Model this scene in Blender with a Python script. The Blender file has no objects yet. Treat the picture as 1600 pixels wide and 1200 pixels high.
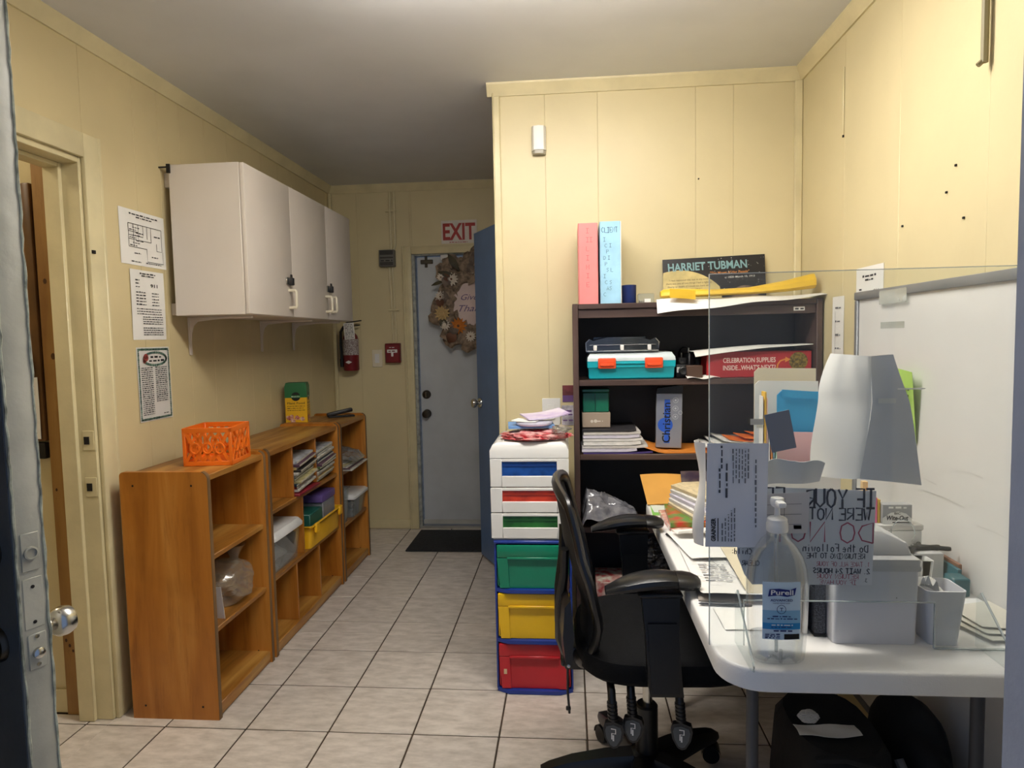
import bpy, bmesh, math, random
from math import sin, cos, pi, radians
from mathutils import Vector, Matrix, noise
SC = bpy.context.scene
COL = SC.collection
# ------------------------------------------------------------------ camera, world, lights, exposure
cam_d = bpy.data.cameras.new('camera'); cam = bpy.data.objects.new('camera', cam_d); COL.objects.link(cam)
YAW, PIT, ROL = .0859378, .0688099, -.0208793
_f = Vector((-sin(YAW)*cos(PIT), cos(YAW)*cos(PIT), -sin(PIT))); _r = Vector((cos(YAW), sin(YAW), 0)); _u = _r.cross(_f)
_x = cos(ROL)*_r + sin(ROL)*_u; _y = -sin(ROL)*_r + cos(ROL)*_u
cam.matrix_world = Matrix(((_x.x, _y.x, -_f.x, 0), (_x.y, _y.y, -_f.y, 0), (_x.z, _y.z, -_f.z, 1.38062), (0, 0, 0, 1)))
cam_d.sensor_width = 36; cam_d.lens = 1037.23/1600*36; cam_d.clip_start = .02
SC.camera = cam
w = bpy.data.worlds.new('world'); SC.world = w; w.use_nodes = True
w.node_tree.nodes['Background'].inputs[0].default_value = (.40, .56, .92, 1)
w.node_tree.nodes['Background'].inputs[1].default_value = .42
SC.view_settings.view_transform = 'Standard'; SC.view_settings.look = 'None'
SC.view_settings.gamma = 1; SC.view_settings.use_curve_mapping = False
SC.view_settings.exposure = 0.15
def area(name, loc, rot, sx, sy, power, col):
    l = bpy.data.lights.new(name, 'AREA'); l.shape = 'RECTANGLE'; l.size = sx; l.size_y = sy; l.energy = power; l.color = col
    o = bpy.data.objects.new(name, l); o.location = loc; o.rotation_euler = rot; COL.objects.link(o); return o
LX, LY = -.08, 1.80      # the ceiling fixture, just outside the top of the frame
area('fixture_light', (LX, LY, 2.378), (0, 0, 0), 1.12, .2, 6, (1, .98, .945))
area('side_room_light', (-2.4, 1.75, 2.44), (0, 0, 0), .3, .3, 5, (1, .86, .62))

# ------------------------------------------------------------------ helpers
def lin(h):
    h = h.lstrip('#'); out = []
    for i in (0, 2, 4):
        c = int(h[i:i+2], 16)/255; out.append(c/12.92 if c <= .04045 else ((c+.055)/1.055)**2.4)
    return (*out, 1)
MATS = {}
def mat(name, hexc, rough=.5, metal=0, var=.08, scale=6, bump=0, bscale=60, spec=.5, coat=0, stretch=None, emit=0, hex2=None):
    if name in MATS: return MATS[name]
    m = bpy.data.materials.new(name); m.use_nodes = True; nt = m.node_tree; b = nt.nodes['Principled BSDF']
    b.inputs['Roughness'].default_value = rough; b.inputs['Metallic'].default_value = metal
    b.inputs['Specular IOR Level'].default_value = spec; b.inputs['Coat Weight'].default_value = coat
    c = lin(hexc); c2 = lin(hex2) if hex2 else tuple(x*(1-var*2.2) for x in c[:3])+(1,)
    tc = nt.nodes.new('ShaderNodeTexCoord'); mp = nt.nodes.new('ShaderNodeMapping'); nt.links.new(tc.outputs['Object'], mp.inputs[0])
    if stretch: mp.inputs['Scale'].default_value = stretch
    n = nt.nodes.new('ShaderNodeTexNoise'); n.inputs['Scale'].default_value = scale; n.inputs['Detail'].default_value = 5
    nt.links.new(mp.outputs[0], n.inputs['Vector'])
    r = nt.nodes.new('ShaderNodeValToRGB'); r.color_ramp.elements[0].position = .33; r.color_ramp.elements[1].position = .62
    r.color_ramp.elements[0].color = c2; r.color_ramp.elements[1].color = c
    nt.links.new(n.outputs['Fac'], r.inputs[0]); nt.links.new(r.outputs[0], b.inputs['Base Color'])
    if bump:
        n2 = nt.nodes.new('ShaderNodeTexNoise'); n2.inputs['Scale'].default_value = bscale; n2.inputs['Detail'].default_value = 4
        nt.links.new(mp.outputs[0], n2.inputs['Vector'])
        bp = nt.nodes.new('ShaderNodeBump'); bp.inputs['Strength'].default_value = bump; bp.inputs['Distance'].default_value = .004
        nt.links.new(n2.outputs['Fac'], bp.inputs['Height']); nt.links.new(bp.outputs[0], b.inputs['Normal'])
    if emit:
        b.inputs['Emission Color'].default_value = c; b.inputs['Emission Strength'].default_value = emit
    MATS[name] = m; return m
def clear(name, tint='F4F8F8', body=.05, gloss=.06, rim=.35, bodycol='DDE2E4', rough=.04):
    # thin clear plastic: mostly transparent, a glossy skin that grows at grazing angles, a little milky haze painted in
    if name in MATS: return MATS[name]
    m = bpy.data.materials.new(name); m.use_nodes = True; nt = m.node_tree; nt.nodes.clear()
    out = nt.nodes.new('ShaderNodeOutputMaterial'); tr = nt.nodes.new('ShaderNodeBsdfTransparent'); tr.inputs[0].default_value = lin(tint)
    gl = nt.nodes.new('ShaderNodeBsdfGlossy'); gl.inputs['Roughness'].default_value = rough; gl.inputs[0].default_value = (.9, .9, .9, 1)
    df = nt.nodes.new('ShaderNodeBsdfDiffuse')
    tc = nt.nodes.new('ShaderNodeTexCoord'); n = nt.nodes.new('ShaderNodeTexNoise'); n.inputs['Scale'].default_value = 9; n.inputs['Detail'].default_value = 6
    nt.links.new(tc.outputs['Object'], n.inputs['Vector'])
    df.inputs[0].default_value = lin(bodycol)
    mr = nt.nodes.new('ShaderNodeMapRange'); mr.inputs['To Min'].default_value = body*.6; mr.inputs['To Max'].default_value = body*1.4
    nt.links.new(n.outputs['Fac'], mr.inputs['Value'])
    m1 = nt.nodes.new('ShaderNodeMixShader'); nt.links.new(mr.outputs[0], m1.inputs[0]); nt.links.new(tr.outputs[0], m1.inputs[1]); nt.links.new(df.outputs[0], m1.inputs[2])
    lw = nt.nodes.new('ShaderNodeLayerWeight'); lw.inputs[0].default_value = .35
    ma = nt.nodes.new('ShaderNodeMath'); ma.operation = 'MULTIPLY_ADD'; ma.inputs[1].default_value = rim; ma.inputs[2].default_value = gloss
    nt.links.new(lw.outputs['Facing'], ma.inputs[0])
    m2 = nt.nodes.new('ShaderNodeMixShader'); nt.links.new(ma.outputs[0], m2.inputs[0]); nt.links.new(m1.outputs[0], m2.inputs[1]); nt.links.new(gl.outputs[0], m2.inputs[2])
    nt.links.new(m2.outputs[0], out.inputs[0]); MATS[name] = m; return m
def wood(name, a, b, c, rough=.35, axis='z', scale=14, coat=.2):
    if name in MATS: return MATS[name]
    m = bpy.data.materials.new(name); m.use_nodes = True; nt = m.node_tree; p = nt.nodes['Principled BSDF']
    p.inputs['Coat Weight'].default_value = coat; p.inputs['Coat Roughness'].default_value = .25
    tc = nt.nodes.new('ShaderNodeTexCoord'); mp = nt.nodes.new('ShaderNodeMapping')
    s = {'z': (1, 1, .1), 'y': (1, .1, 1), 'x': (.1, 1, 1)}[axis]; mp.inputs['Scale'].default_value = s
    nt.links.new(tc.outputs['Object'], mp.inputs[0])
    n = nt.nodes.new('ShaderNodeTexNoise'); n.inputs['Scale'].default_value = scale; n.inputs['Detail'].default_value = 8; n.inputs['Distortion'].default_value = .6
    nt.links.new(mp.outputs[0], n.inputs['Vector'])
    r = nt.nodes.new('ShaderNodeValToRGB'); e = r.color_ramp.elements; e[0].position = .3; e[0].color = lin(a); e[1].position = .7; e[1].color = lin(c)
    k = e.new(.5); k.color = lin(b); nt.links.new(n.outputs['Fac'], r.inputs[0])
    n2 = nt.nodes.new('ShaderNodeTexNoise'); n2.inputs['Scale'].default_value = 5; n2.inputs['Detail'].default_value = 7; nt.links.new(tc.outputs['Object'], n2.inputs['Vector'])
    r2 = nt.nodes.new('ShaderNodeValToRGB'); r2.color_ramp.elements[0].position = .28; r2.color_ramp.elements[0].color = (.62, .56, .5, 1); r2.color_ramp.elements[1].position = .5; r2.color_ramp.elements[1].color = (1, 1, 1, 1)
    n3 = nt.nodes.new('ShaderNodeTexNoise'); n3.inputs['Scale'].default_value = 38; n3.inputs['Detail'].default_value = 8; n3.inputs['Roughness'].default_value = .7; nt.links.new(mp.outputs[0], n3.inputs['Vector'])
    r3 = nt.nodes.new('ShaderNodeValToRGB'); r3.color_ramp.elements[0].position = .34; r3.color_ramp.elements[0].color = (.55, .48, .40, 1); r3.color_ramp.elements[1].position = .46; r3.color_ramp.elements[1].color = (1, 1, 1, 1); nt.links.new(n3.outputs['Fac'], r3.inputs[0])
    mx3 = nt.nodes.new('ShaderNodeMix'); mx3.data_type = 'RGBA'; mx3.blend_type = 'MULTIPLY'; mx3.inputs[0].default_value = .8; nt.links.new(r2.outputs[0], mx3.inputs[6]); nt.links.new(r3.outputs[0], mx3.inputs[7])
    nt.links.new(n2.outputs['Fac'], r2.inputs[0])
    mx = nt.nodes.new('ShaderNodeMix'); mx.data_type = 'RGBA'; mx.blend_type = 'MULTIPLY'; mx.inputs[0].default_value = .55
    nt.links.new(r.outputs[0], mx.inputs[6]); nt.links.new(mx3.outputs[2], mx.inputs[7]); nt.links.new(mx.outputs[2], p.inputs['Base Color'])
    mr = nt.nodes.new('ShaderNodeMapRange'); mr.inputs['To Min'].default_value = rough-.1; mr.inputs['To Max'].default_value = rough+.25
    nt.links.new(n2.outputs['Fac'], mr.inputs['Value']); nt.links.new(mr.outputs[0], p.inputs['Roughness'])
    MATS[name] = m; return m

class Fr:   # a flat frame: origin, right, up, outward normal
    def __init__(s, o, u, v): s.o = Vector(o); s.u = Vector(u).normalized(); s.v = Vector(v).normalized(); s.n = s.u.cross(s.v)
    def p(s, a, b, d=0): return s.o + s.u*a + s.v*b + s.n*d
class MB:
    def __init__(s, T=None): s.v = []; s.f = []; s.m = []; s.c = 0; s.T = T
    def add(s, vs, fs):
        o = len(s.v); T = s.T
        s.v += [tuple(T @ Vector(q)) if T else tuple(q) for q in vs]; s.f += [tuple(i+o for i in f) for f in fs]; s.m += [s.c]*len(fs)
        return s
    def box(s, x0, x1, y0, y1, z0, z1, b=0, seg=1):
        if not b:
            return s.add([(x0,y0,z0),(x1,y0,z0),(x1,y1,z0),(x0,y1,z0),(x0,y0,z1),(x1,y0,z1),(x1,y1,z1),(x0,y1,z1)],
                  [(0,3,2,1),(4,5,6,7),(0,1,5,4),(1,2,6,5),(2,3,7,6),(3,0,4,7)])
        bm = bmesh.new(); bmesh.ops.create_cube(bm, size=1)
        for q in bm.verts: q.co = Vector(((x0+x1)/2+q.co.x*(x1-x0), (y0+y1)/2+q.co.y*(y1-y0), (z0+z1)/2+q.co.z*(z1-z0)))
        b = min(b, .49*min(x1-x0, y1-y0, z1-z0))
        bmesh.ops.bevel(bm, geom=bm.edges[:], offset=b, segments=seg, affect='EDGES', profile=.5)
        bm.verts.ensure_lookup_table(); bm.verts.index_update()
        s.add([q.co[:] for q in bm.verts], [[q.index for q in f.verts] for f in bm.faces]); bm.free(); return s
    def fbox(s, F, a0, a1, b0, b1, d0, d1, b=0, seg=1):   # a box in a frame
        t = MB(); t.box(a0, a1, b0, b1, d0, d1, b, seg)
        return s.add([F.p(*q) for q in t.v], t.f)
    def prism(s, pts, ax, a, b):
        k = {'x': lambda p, q, t: (t, p, q), 'y': lambda p, q, t: (p, t, q), 'z': lambda p, q, t: (p, q, t)}[ax]; n = len(pts)
        vs = [k(*p, a) for p in pts]+[k(*p, b) for p in pts]
        fs = [tuple(range(n))[::-1], tuple(range(n, 2*n))]+[(i, (i+1) % n, (i+1) % n+n, i+n) for i in range(n)]
        return s.add(vs, fs)
    def fprism(s, F, pts, d0, d1):
        n = len(pts); return s.add([F.p(*p, d0) for p in pts]+[F.p(*p, d1) for p in pts],
            [tuple(range(n))[::-1], tuple(range(n, 2*n))]+[(i, (i+1) % n, (i+1) % n+n, i+n) for i in range(n)])
    def loft(s, rings, cap=True, closed=False):
        n = len(rings[0]); vs = [q for r in rings for q in r]; fs = []
        R = len(rings)
        for i in range(R if closed else R-1):
            j = (i+1) % R
            fs += [(i*n+k, i*n+(k+1) % n, j*n+(k+1) % n, j*n+k) for k in range(n)]
        if cap and not closed: fs += [tuple(range(n))[::-1], tuple(range((R-1)*n, R*n))]
        return s.add(vs, fs)
    def tube(s, path, r, n=8, cap=True, closed=False):
        P = [Vector(p) for p in path]; L = len(P); rings = []; up = None
        for i in range(L):
            t = ((P[(i+1) % L]-P[i-1]) if closed else (P[min(i+1, L-1)]-P[max(i-1, 0)])).normalized()
            if up is None: up = Vector((0, 0, 1)) if abs(t.z) < .9 else Vector((1, 0, 0))
            a = (up-t*up.dot(t)).normalized(); b = t.cross(a); up = a
            q = r[i] if isinstance(r, (list, tuple)) else r
            rings.append([P[i]+(a*cos(2*pi*k/n)+b*sin(2*pi*k/n))*q for k in range(n)])
        return s.loft(rings, cap, closed)
    def lathe(s, prof, n=20, c=(0, 0, 0), ax='z', sx=1, sy=1, e=1):
        rings = []
        for r, h in prof:
            ring = []
            for k in range(n):
                t = 2*pi*k/n; x = math.copysign(abs(cos(t))**e, cos(t))*r*sx; y = math.copysign(abs(sin(t))**e, sin(t))*r*sy
                ring.append({'z': (c[0]+x, c[1]+y, c[2]+h), 'x': (c[0]+h, c[1]+x, c[2]+y), 'y': (c[0]+x, c[1]-h, c[2]+y)}[ax])
            rings.append(ring)
        return s.loft(rings)
    def sheet(s, fn, nu=8, nv=8, t=.0008):   # closed thin shell over fn(u, v) in 0..1
        g = [[Vector(fn(i/nu, j/nv)) for i in range(nu+1)] for j in range(nv+1)]; top = []; bot = []
        for j in range(nv+1):
            for i in range(nu+1):
                a = g[j][min(i+1, nu)]-g[j][max(i-1, 0)]; b = g[min(j+1, nv)][i]-g[max(j-1, 0)][i]; n = a.cross(b)
                n = n.normalized() if n.length > 1e-12 else Vector((0, 0, 1)); top.append(g[j][i]+n*t*.5); bot.append(g[j][i]-n*t*.5)
        W = nu+1; N = len(top); fs = []
        for j in range(nv):
            for i in range(nu):
                q = (j*W+i, j*W+i+1, (j+1)*W+i+1, (j+1)*W+i); fs += [q, tuple(x+N for x in q[::-1])]
        rim = [i for i in range(W)]+[j*W+nu for j in range(1, nv+1)]+[nv*W+i for i in range(nu-1, -1, -1)]+[j*W for j in range(nv-1, 0, -1)]
        fs += [(rim[(i+1) % len(rim)], rim[i], rim[i]+N, rim[(i+1) % len(rim)]+N) for i in range(len(rim))]
        return s.add(top+bot, fs)
    def blob(s, c, rx, ry, rz, amp=.15, seed=0, sub=3, flat=None):   # lumpy closed surface
        rnd = random.Random(seed); ph = [(rnd.uniform(2, 7), rnd.uniform(2, 7), rnd.uniform(2, 7), rnd.uniform(0, 6)) for _ in range(7)]
        bm = bmesh.new(); bmesh.ops.create_icosphere(bm, subdivisions=sub, radius=1); bm.verts.index_update(); vs = []
        for q in bm.verts:
            d = q.co.normalized(); k = 1+amp*sum(sin(a*d.x+b*d.y+g*d.z+p) for a, b, g, p in ph)/3
            x = Vector((d.x*rx*k, d.y*ry*k, d.z*rz*k))
            if flat is not None and c[2]+x.z < flat: x.z = flat-c[2]
            vs.append((c[0]+x.x, c[1]+x.y, c[2]+x.z))
        s.add(vs, [[q.index for q in f.verts] for f in bm.faces]); bm.free(); return s
    def quad(s, F, a0, a1, b0, b1, d=.0006): return s.add([F.p(a0, b0, d), F.p(a1, b0, d), F.p(a1, b1, d), F.p(a0, b1, d)], [(0, 1, 2, 3)])
    def dashes(s, F, a0, a1, b, h, seed=0, fill=1.0, d=.0006):   # a line of small printed words
        r = random.Random(seed); x = a0; end = a0+(a1-a0)*fill
        while x < end:
            wd = r.uniform(1.2, 4.5)*h; s.quad(F, x, min(x+wd, end), b, b+h*r.uniform(.6, 1), d); x += wd+h*.9
        return s
    def poly(s, F, pts, d=.0006): return s.add([F.p(*p, d) for p in pts], [tuple(range(len(pts)))])
    def disc(s, F, a, b, r, d=.0006, n=20, r2=None): return s.poly(F, [(a+r*cos(2*pi*k/n), b+(r2 or r)*sin(2*pi*k/n)) for k in range(n)], d)
    def ring(s, F, a, b, r, wd, d=.0006, n=24):
        vs = [F.p(a+q*cos(2*pi*k/n), b+q*sin(2*pi*k/n), d) for q in (r-wd, r) for k in range(n)]
        return s.add(vs, [(k, (k+1) % n, (k+1) % n+n, k+n)[::-1] for k in range(n)])
    def text(s, F, txt, a, b, h, width=None, bold=0, shear=0, d=.0008, mirror=False, align='L'):
        cu = bpy.data.curves.new('t', 'FONT'); cu.body = txt; cu.size = 1; cu.offset = bold; cu.shear = shear; cu.resolution_u = 3
        ob = bpy.data.objects.new('t', cu); me = bpy.data.meshes.new_from_object(ob)
        vs = [q.co.copy() for q in me.vertices]; fs = [tuple(p.vertices) for p in me.polygons]
        bpy.data.objects.remove(ob); bpy.data.curves.remove(cu); bpy.data.meshes.remove(me)
        if not vs: return s
        x0 = min(q.x for q in vs); x1 = max(q.x for q in vs); k = h/.7; kx = width/(x1-x0) if width else k; W = (x1-x0)*kx
        off = {'L': 0, 'C': -W/2, 'R': -W}[align]
        def X(q): u = (q.x-x0)*kx; return a+off+((W-u) if mirror else u)
        return s.add([F.p(X(q), b+q.y*k, d) for q in vs], fs)
    def stroke(s, F, pts, wd, d=.0008):
        P = [Vector((p[0], p[1])) for p in pts]; vs = []
        for i in range(len(P)):
            t = (P[min(i+1, len(P)-1)]-P[max(i-1, 0)]); t = t.normalized() if t.length else Vector((1, 0)); n = Vector((-t.y, t.x))*wd/2
            vs += [F.p(P[i].x+n.x, P[i].y+n.y, d), F.p(P[i].x-n.x, P[i].y-n.y, d)]
        return s.add(vs, [(2*i, 2*i+1, 2*i+3, 2*i+2) for i in range(len(P)-1)])
    def hand(s, F, txt, a, b, h, cw, wd, mirror=False, seed=0, d=.0008):   # hand-lettered strokes; (a, b) = left end as read
        r = random.Random(seed); x = a
        for ch in txt:
            for st in GL.get(ch, ()):
                jx, jy = r.uniform(-.03, .03)*h, r.uniform(-.04, .04)*h
                pts = [(x+(-1 if mirror else 1)*(p[0]/4*cw*.78)+jx, b+p[1]/6*h+jy) for p in st]; s.stroke(F, pts, wd, d)
            x += (-cw if mirror else cw)*(.6 if ch in " .:'" else 1)
        return s
    def build(s, name, m, parent=None, smooth=True, ang=38, kind=None):
        me = bpy.data.meshes.new(name); vs = s.v
        if parent is not None:
            iv = chain(parent).inverted(); vs = [iv @ Vector(q) for q in vs]
        me.from_pydata(vs, [], s.f)
        for q in (m if isinstance(m, (list, tuple)) else [m]): me.materials.append(q)
        if any(s.m): me.polygons.foreach_set('material_index', s.m)
        if smooth:
            me.polygons.foreach_set('use_smooth', [True]*len(s.f)); me.set_sharp_from_angle(angle=radians(ang))
        o = bpy.data.objects.new(name, me); COL.objects.link(o)
        if parent is not None: o.parent = parent
        if kind: o['kind'] = kind
        return o
def crumple(c, rx, ry, rz, seed, flat, sub=5, amp=.22, fq=3.2):   # film or paper crushed into ridges
    bm = bmesh.new(); bmesh.ops.create_icosphere(bm, subdivisions=sub, radius=1); bm.verts.index_update(); vs = []; o = Vector((seed*3.1, seed*1.7, seed*.9))
    for q in bm.verts:
        d = q.co.normalized(); w_ = Vector((d.x*.7, d.y*.7, d.z*1.7))+.35*noise.noise_vector(d*1.6+o)
        k = 1+amp*noise.noise(d*1.3+o)+amp*1.1*(.5-abs(noise.noise(w_*fq+o))*1.6)+amp*.22*(.5-abs(noise.noise(w_*fq*2.0-o))*1.6)
        vs.append((c[0]+d.x*rx*k, c[1]+d.y*ry*k, max(c[2]+d.z*rz*k, flat)))
    m = MB(); m.add(vs, [[q.index for q in f.verts] for f in bm.faces]); bm.free(); return m
def draped(x0, x1, y0, y1, z, h, seed, tip=.25):   # film bag lying slack: tall at one end, folds running along it
    o = Vector((seed*2.3, seed*1.1, 0))
    def fn(u, v):
        e = sin(pi*min(max(v*.94+.03, 0), 1))**.45*(1-(1-tip)*u**1.4)*min(1, u*9+.35)*(1 if u < .9 else max(.06, (1-u)*10))
        q = Vector((u*2.2+.6*v, v*6.5-u*2.6, 0))+.5*noise.noise_vector(Vector((u*3, v*3, 1))+o)
        r_ = (.5-abs(noise.noise(q+o))*1.7)*.26+(.5-abs(noise.noise(q*2.1-o))*1.7)*.10
        k = .82+.36*(v-.5)*0+r_
        return Vector((x0+(x1-x0)*u+.006*noise.noise(q*1.3), y0+(y1-y0)*(v*(1-.5*u*u)+.25*u*u)-.012*r_, z+.002+h*max(.02, e*k)))
    return MB().sheet(fn, 60, 44, .002)
def chain(o):
    m = Matrix()
    while o is not None: m = o.matrix_basis @ m; o = o.parent
    return m
def thing(name, label, cat, loc=(0, 0, 0), rz=0, group=None):
    o = bpy.data.objects.new(name, None); o.empty_display_size = .05; o.location = loc; o.rotation_euler = (0, 0, rz); COL.objects.link(o)
    return tag(o, label, cat, group)
def tag(o, label, cat, group=None):
    o['label'] = label; o['category'] = cat
    if group: o['group'] = group
    return o
def struct(name, mb, m, parent=None, **k): return mb.build(name, m, parent, kind=None if parent else 'structure', **k)
def copy_tree(o, parent=None):
    c = o.copy(); COL.objects.link(c); c.parent = parent
    for ch in o.children: copy_tree(ch, c)
    return c
def TR(x, y, z, rz=0, rx=0, ry=0): return Matrix.Translation((x, y, z)) @ Matrix.Rotation(rz, 4, 'Z') @ Matrix.Rotation(ry, 4, 'Y') @ Matrix.Rotation(rx, 4, 'X')
GL = {'A': [[(0,0),(2,6),(4,0)],[(1,2),(3,2)]],'B': [[(0,0),(0,6),(3,5.5),(3,3.6),(0,3),(4,2.4),(3.6,.4),(0,0)]],'C': [[(4,5),(2,6),(0,4),(0,2),(2,0),(4,1)]],
'D': [[(0,0),(0,6),(3,5),(4,3),(3,.8),(0,0)]],'E': [[(4,6),(0,6),(0,0),(4,0)],[(0,3),(3,3)]],'F': [[(4,6),(0,6),(0,0)],[(0,3),(3,3)]],'G': [[(4,5),(2,6),(0,4),(0,2),(2,0),(4,1),(4,3),(2.5,3)]],
'H': [[(0,0),(0,6)],[(4,0),(4,6)],[(0,3),(4,3)]],'I': [[(0,6),(4,6)],[(2,6),(2,0)],[(0,0),(4,0)]],'K': [[(0,0),(0,6)],[(4,6),(0,3),(4,0)]],'L': [[(0,6),(0,0),(4,0)]],
'M': [[(0,0),(0,6),(2,2),(4,6),(4,0)]],'N': [[(0,0),(0,6),(4,0),(4,6)]],'O': [[(2,6),(.4,5),(0,3),(.5,1),(2,0),(3.6,1),(4,3),(3.6,5),(2,6)]],'P': [[(0,0),(0,6),(3.5,5.6),(3.8,3.6),(0,3)]],
'R': [[(0,0),(0,6),(3.5,5.6),(3.6,3.6),(0,3),(4,0)]],'S': [[(4,5.2),(2,6),(.3,4.6),(3.6,2),(2,0),(0,.8)]],'T': [[(0,6),(4,6)],[(2,6),(2,0)]],'U': [[(0,6),(0,1.4),(2,0),(4,1.4),(4,6)]],
'V': [[(0,6),(2,0),(4,6)]],'W': [[(0,6),(1,0),(2,4),(3,0),(4,6)]],'X': [[(0,0),(4,6)],[(0,6),(4,0)]],'Y': [[(0,6),(2,3),(4,6)],[(2,3),(2,0)]],
'a': [[(3.4,3.6),(1,3.8),(.2,1.8),(1.2,0),(3.4,1.4),(3.4,3.8),(3.6,0)]],'b': [[(.4,6),(.4,0),(2.8,.2),(3.2,2.6),(.4,3)]],'c': [[(3.4,3.2),(1.4,3.8),(.3,2),(1.4,0),(3.4,.7)]],'d': [[(3.4,6),(3.4,0),(.8,.3),(.6,3),(3.4,3)]],
'e': [[(.4,2),(3.4,2.2),(2,3.9),(.4,2.4),(1.2,0),(3.4,.7)]],'f': [[(3.4,5.6),(2,6),(1.6,4),(1.6,0)],[(.4,3.4),(3.2,3.4)]],'g': [[(3.2,3.6),(1,3.8),(.5,1.8),(3.2,1.6)],[(3.3,3.8),(3.2,-1.4),(.8,-1.6)]],
'h': [[(.4,6),(.4,0)],[(.4,2.6),(2.4,3.8),(3.2,2.6),(3.2,0)]],'i': [[(2,3.6),(2,0)],[(2,5),(2,5.4)]],'l': [[(2,6),(2,0)]],'n': [[(.4,3.8),(.4,0)],[(.4,2.6),(2.4,3.8),(3.2,2.6),(3.2,0)]],
'o': [[(1.8,3.8),(.4,2.6),(.6,.6),(2,0),(3.4,1),(3.2,3),(1.8,3.8)]],'r': [[(.6,3.8),(.6,0)],[(.6,2.6),(2.6,3.8),(3.2,3.2)]],'s': [[(3.2,3.4),(1.4,3.9),(.8,2.6),(3,1.2),(1.6,0),(.4,.5)]],'t': [[(2,6),(2,0)],[(.5,4),(3.5,4)]],
'u': [[(.5,3.8),(.5,.8),(2,0),(3.4,1),(3.4,3.8)]],'w': [[(0,3.8),(1,0),(2,3),(3,0),(4,3.8)]],'1': [[(1,5),(2,6),(2,0)]],'2': [[(.3,4.8),(2,6),(3.6,4.6),(.2,0),(4,0)]],'3': [[(.4,5.6),(3,6),(2,3.4),(3.8,1.6),(2,0),(.2,.6)]],'4': [[(3,0),(3,6),(0,2),(4,2)]],
':': [[(1,3.6),(1,4.2)],[(1,.6),(1,1.2)]],'.': [[(1,0),(1.2,.5)]],"'": [[(1,6),(1,4.8)]]}
# ------------------------------------------------------------------ materials of the shell
M_wall = mat('yellow wall paint', 'D9CBA0', rough=.42, var=.035, scale=2.5, bump=.12, bscale=35)
M_wall2 = mat('shade deepened wall yellow', 'D7C698', rough=.42, var=.035, scale=2.5, bump=.12, bscale=35)  # wall yellow deepened to paint in the dimmer light on the left wall
M_trim = mat('yellow trim paint', 'DCCFA4', rough=.35, var=.06, scale=7, bump=.2, bscale=45)
M_ceil = mat('ceiling paint', 'DFE0E2', rough=.6, var=.03, scale=3, bump=.1, bscale=40)
M_grout = mat('dark grout', '4A3D30', rough=.9, var=.2, scale=20)
M_blue = mat('blue door paint', '5F7DAC', rough=.4, var=.06, bump=.1)
M_bluegrey = mat('blue grey frame paint', '8E96A6', rough=.5, var=.08, bump=.15)
M_greydoor = mat('old grey door paint', 'B4B2A4', rough=.45, var=.1, scale=9, bump=.35, bscale=28)
M_greydoor2 = mat('dark grey door face', '60666C', rough=.4, var=.1, bump=.2)
M_chip = mat('chipped pale paint', 'C9CBB4', rough=.55, var=.3, scale=40, bump=.4)
M_exitdoor = mat('pale grey door paint', 'C3C8CC', rough=.32, var=.04, bump=.06)
M_chrome = mat('brushed steel', 'C8C6C0', rough=.22, metal=1, var=.04)
M_black = mat('black plastic', '17181A', rough=.42, var=.15)
M_dark = mat('dark hole', '120D09', rough=.8)
M_white = mat('white plastic', 'E9E8E4', rough=.35, var=.03)
M_ink = mat('black ink', '202126', rough=.6, var=.05)
M_grey_ink = mat('grey ink', '75777C', rough=.6, var=.1)
def tile_material():
    m = bpy.data.materials.new('ceramic tile'); m.use_nodes = True; nt = m.node_tree; b = nt.nodes['Principled BSDF']; b.inputs['Roughness'].default_value = .33
    tc = nt.nodes.new('ShaderNodeTexCoord'); oi = nt.nodes.new('ShaderNodeObjectInfo')
    va = nt.nodes.new('ShaderNodeVectorMath'); va.operation = 'ADD'; sc = nt.nodes.new('ShaderNodeVectorMath'); sc.operation = 'SCALE'; sc.inputs['Scale'].default_value = 37
    cb = nt.nodes.new('ShaderNodeCombineXYZ'); nt.links.new(oi.outputs['Random'], cb.inputs[0]); nt.links.new(oi.outputs['Random'], cb.inputs[1]); nt.links.new(cb.outputs[0], sc.inputs[0])
    nt.links.new(tc.outputs['Object'], va.inputs[0]); nt.links.new(sc.outputs[0], va.inputs[1])
    mp = nt.nodes.new('ShaderNodeMapping'); mp.inputs['Rotation'].default_value = (0, 0, .35); mp.inputs['Scale'].default_value = (1, 2.6, 1); nt.links.new(va.outputs[0], mp.inputs[0])
    n = nt.nodes.new('ShaderNodeTexNoise'); n.inputs['Scale'].default_value = 11; n.inputs['Detail'].default_value = 7; n.inputs['Roughness'].default_value = .62; nt.links.new(mp.outputs[0], n.inputs['Vector'])
    r = nt.nodes.new('ShaderNodeValToRGB'); e = r.color_ramp.elements; e[0].position = .28; e[0].color = lin('B0A69B'); e[1].position = .62; e[1].color = lin('D6CDC3')
    nt.links.new(n.outputs['Fac'], r.inputs[0])
    hs = nt.nodes.new('ShaderNodeHueSaturation'); mr = nt.nodes.new('ShaderNodeMapRange'); mr.inputs['To Min'].default_value = .94; mr.inputs['To Max'].default_value = 1.04
    nt.links.new(oi.outputs['Random'], mr.inputs['Value']); nt.links.new(mr.outputs[0], hs.inputs['Value']); nt.links.new(r.outputs[0], hs.inputs['Color']); nt.links.new(hs.outputs[0], b.inputs['Base Color'])
    bp = nt.nodes.new('ShaderNodeBump'); bp.inputs['Strength'].default_value = .12; bp.inputs['Distance'].default_value = .002; nt.links.new(n.outputs['Fac'], bp.inputs['Height']); nt.links.new(bp.outputs[0], b.inputs['Normal'])
    return m
M_tile = tile_material()

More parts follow.
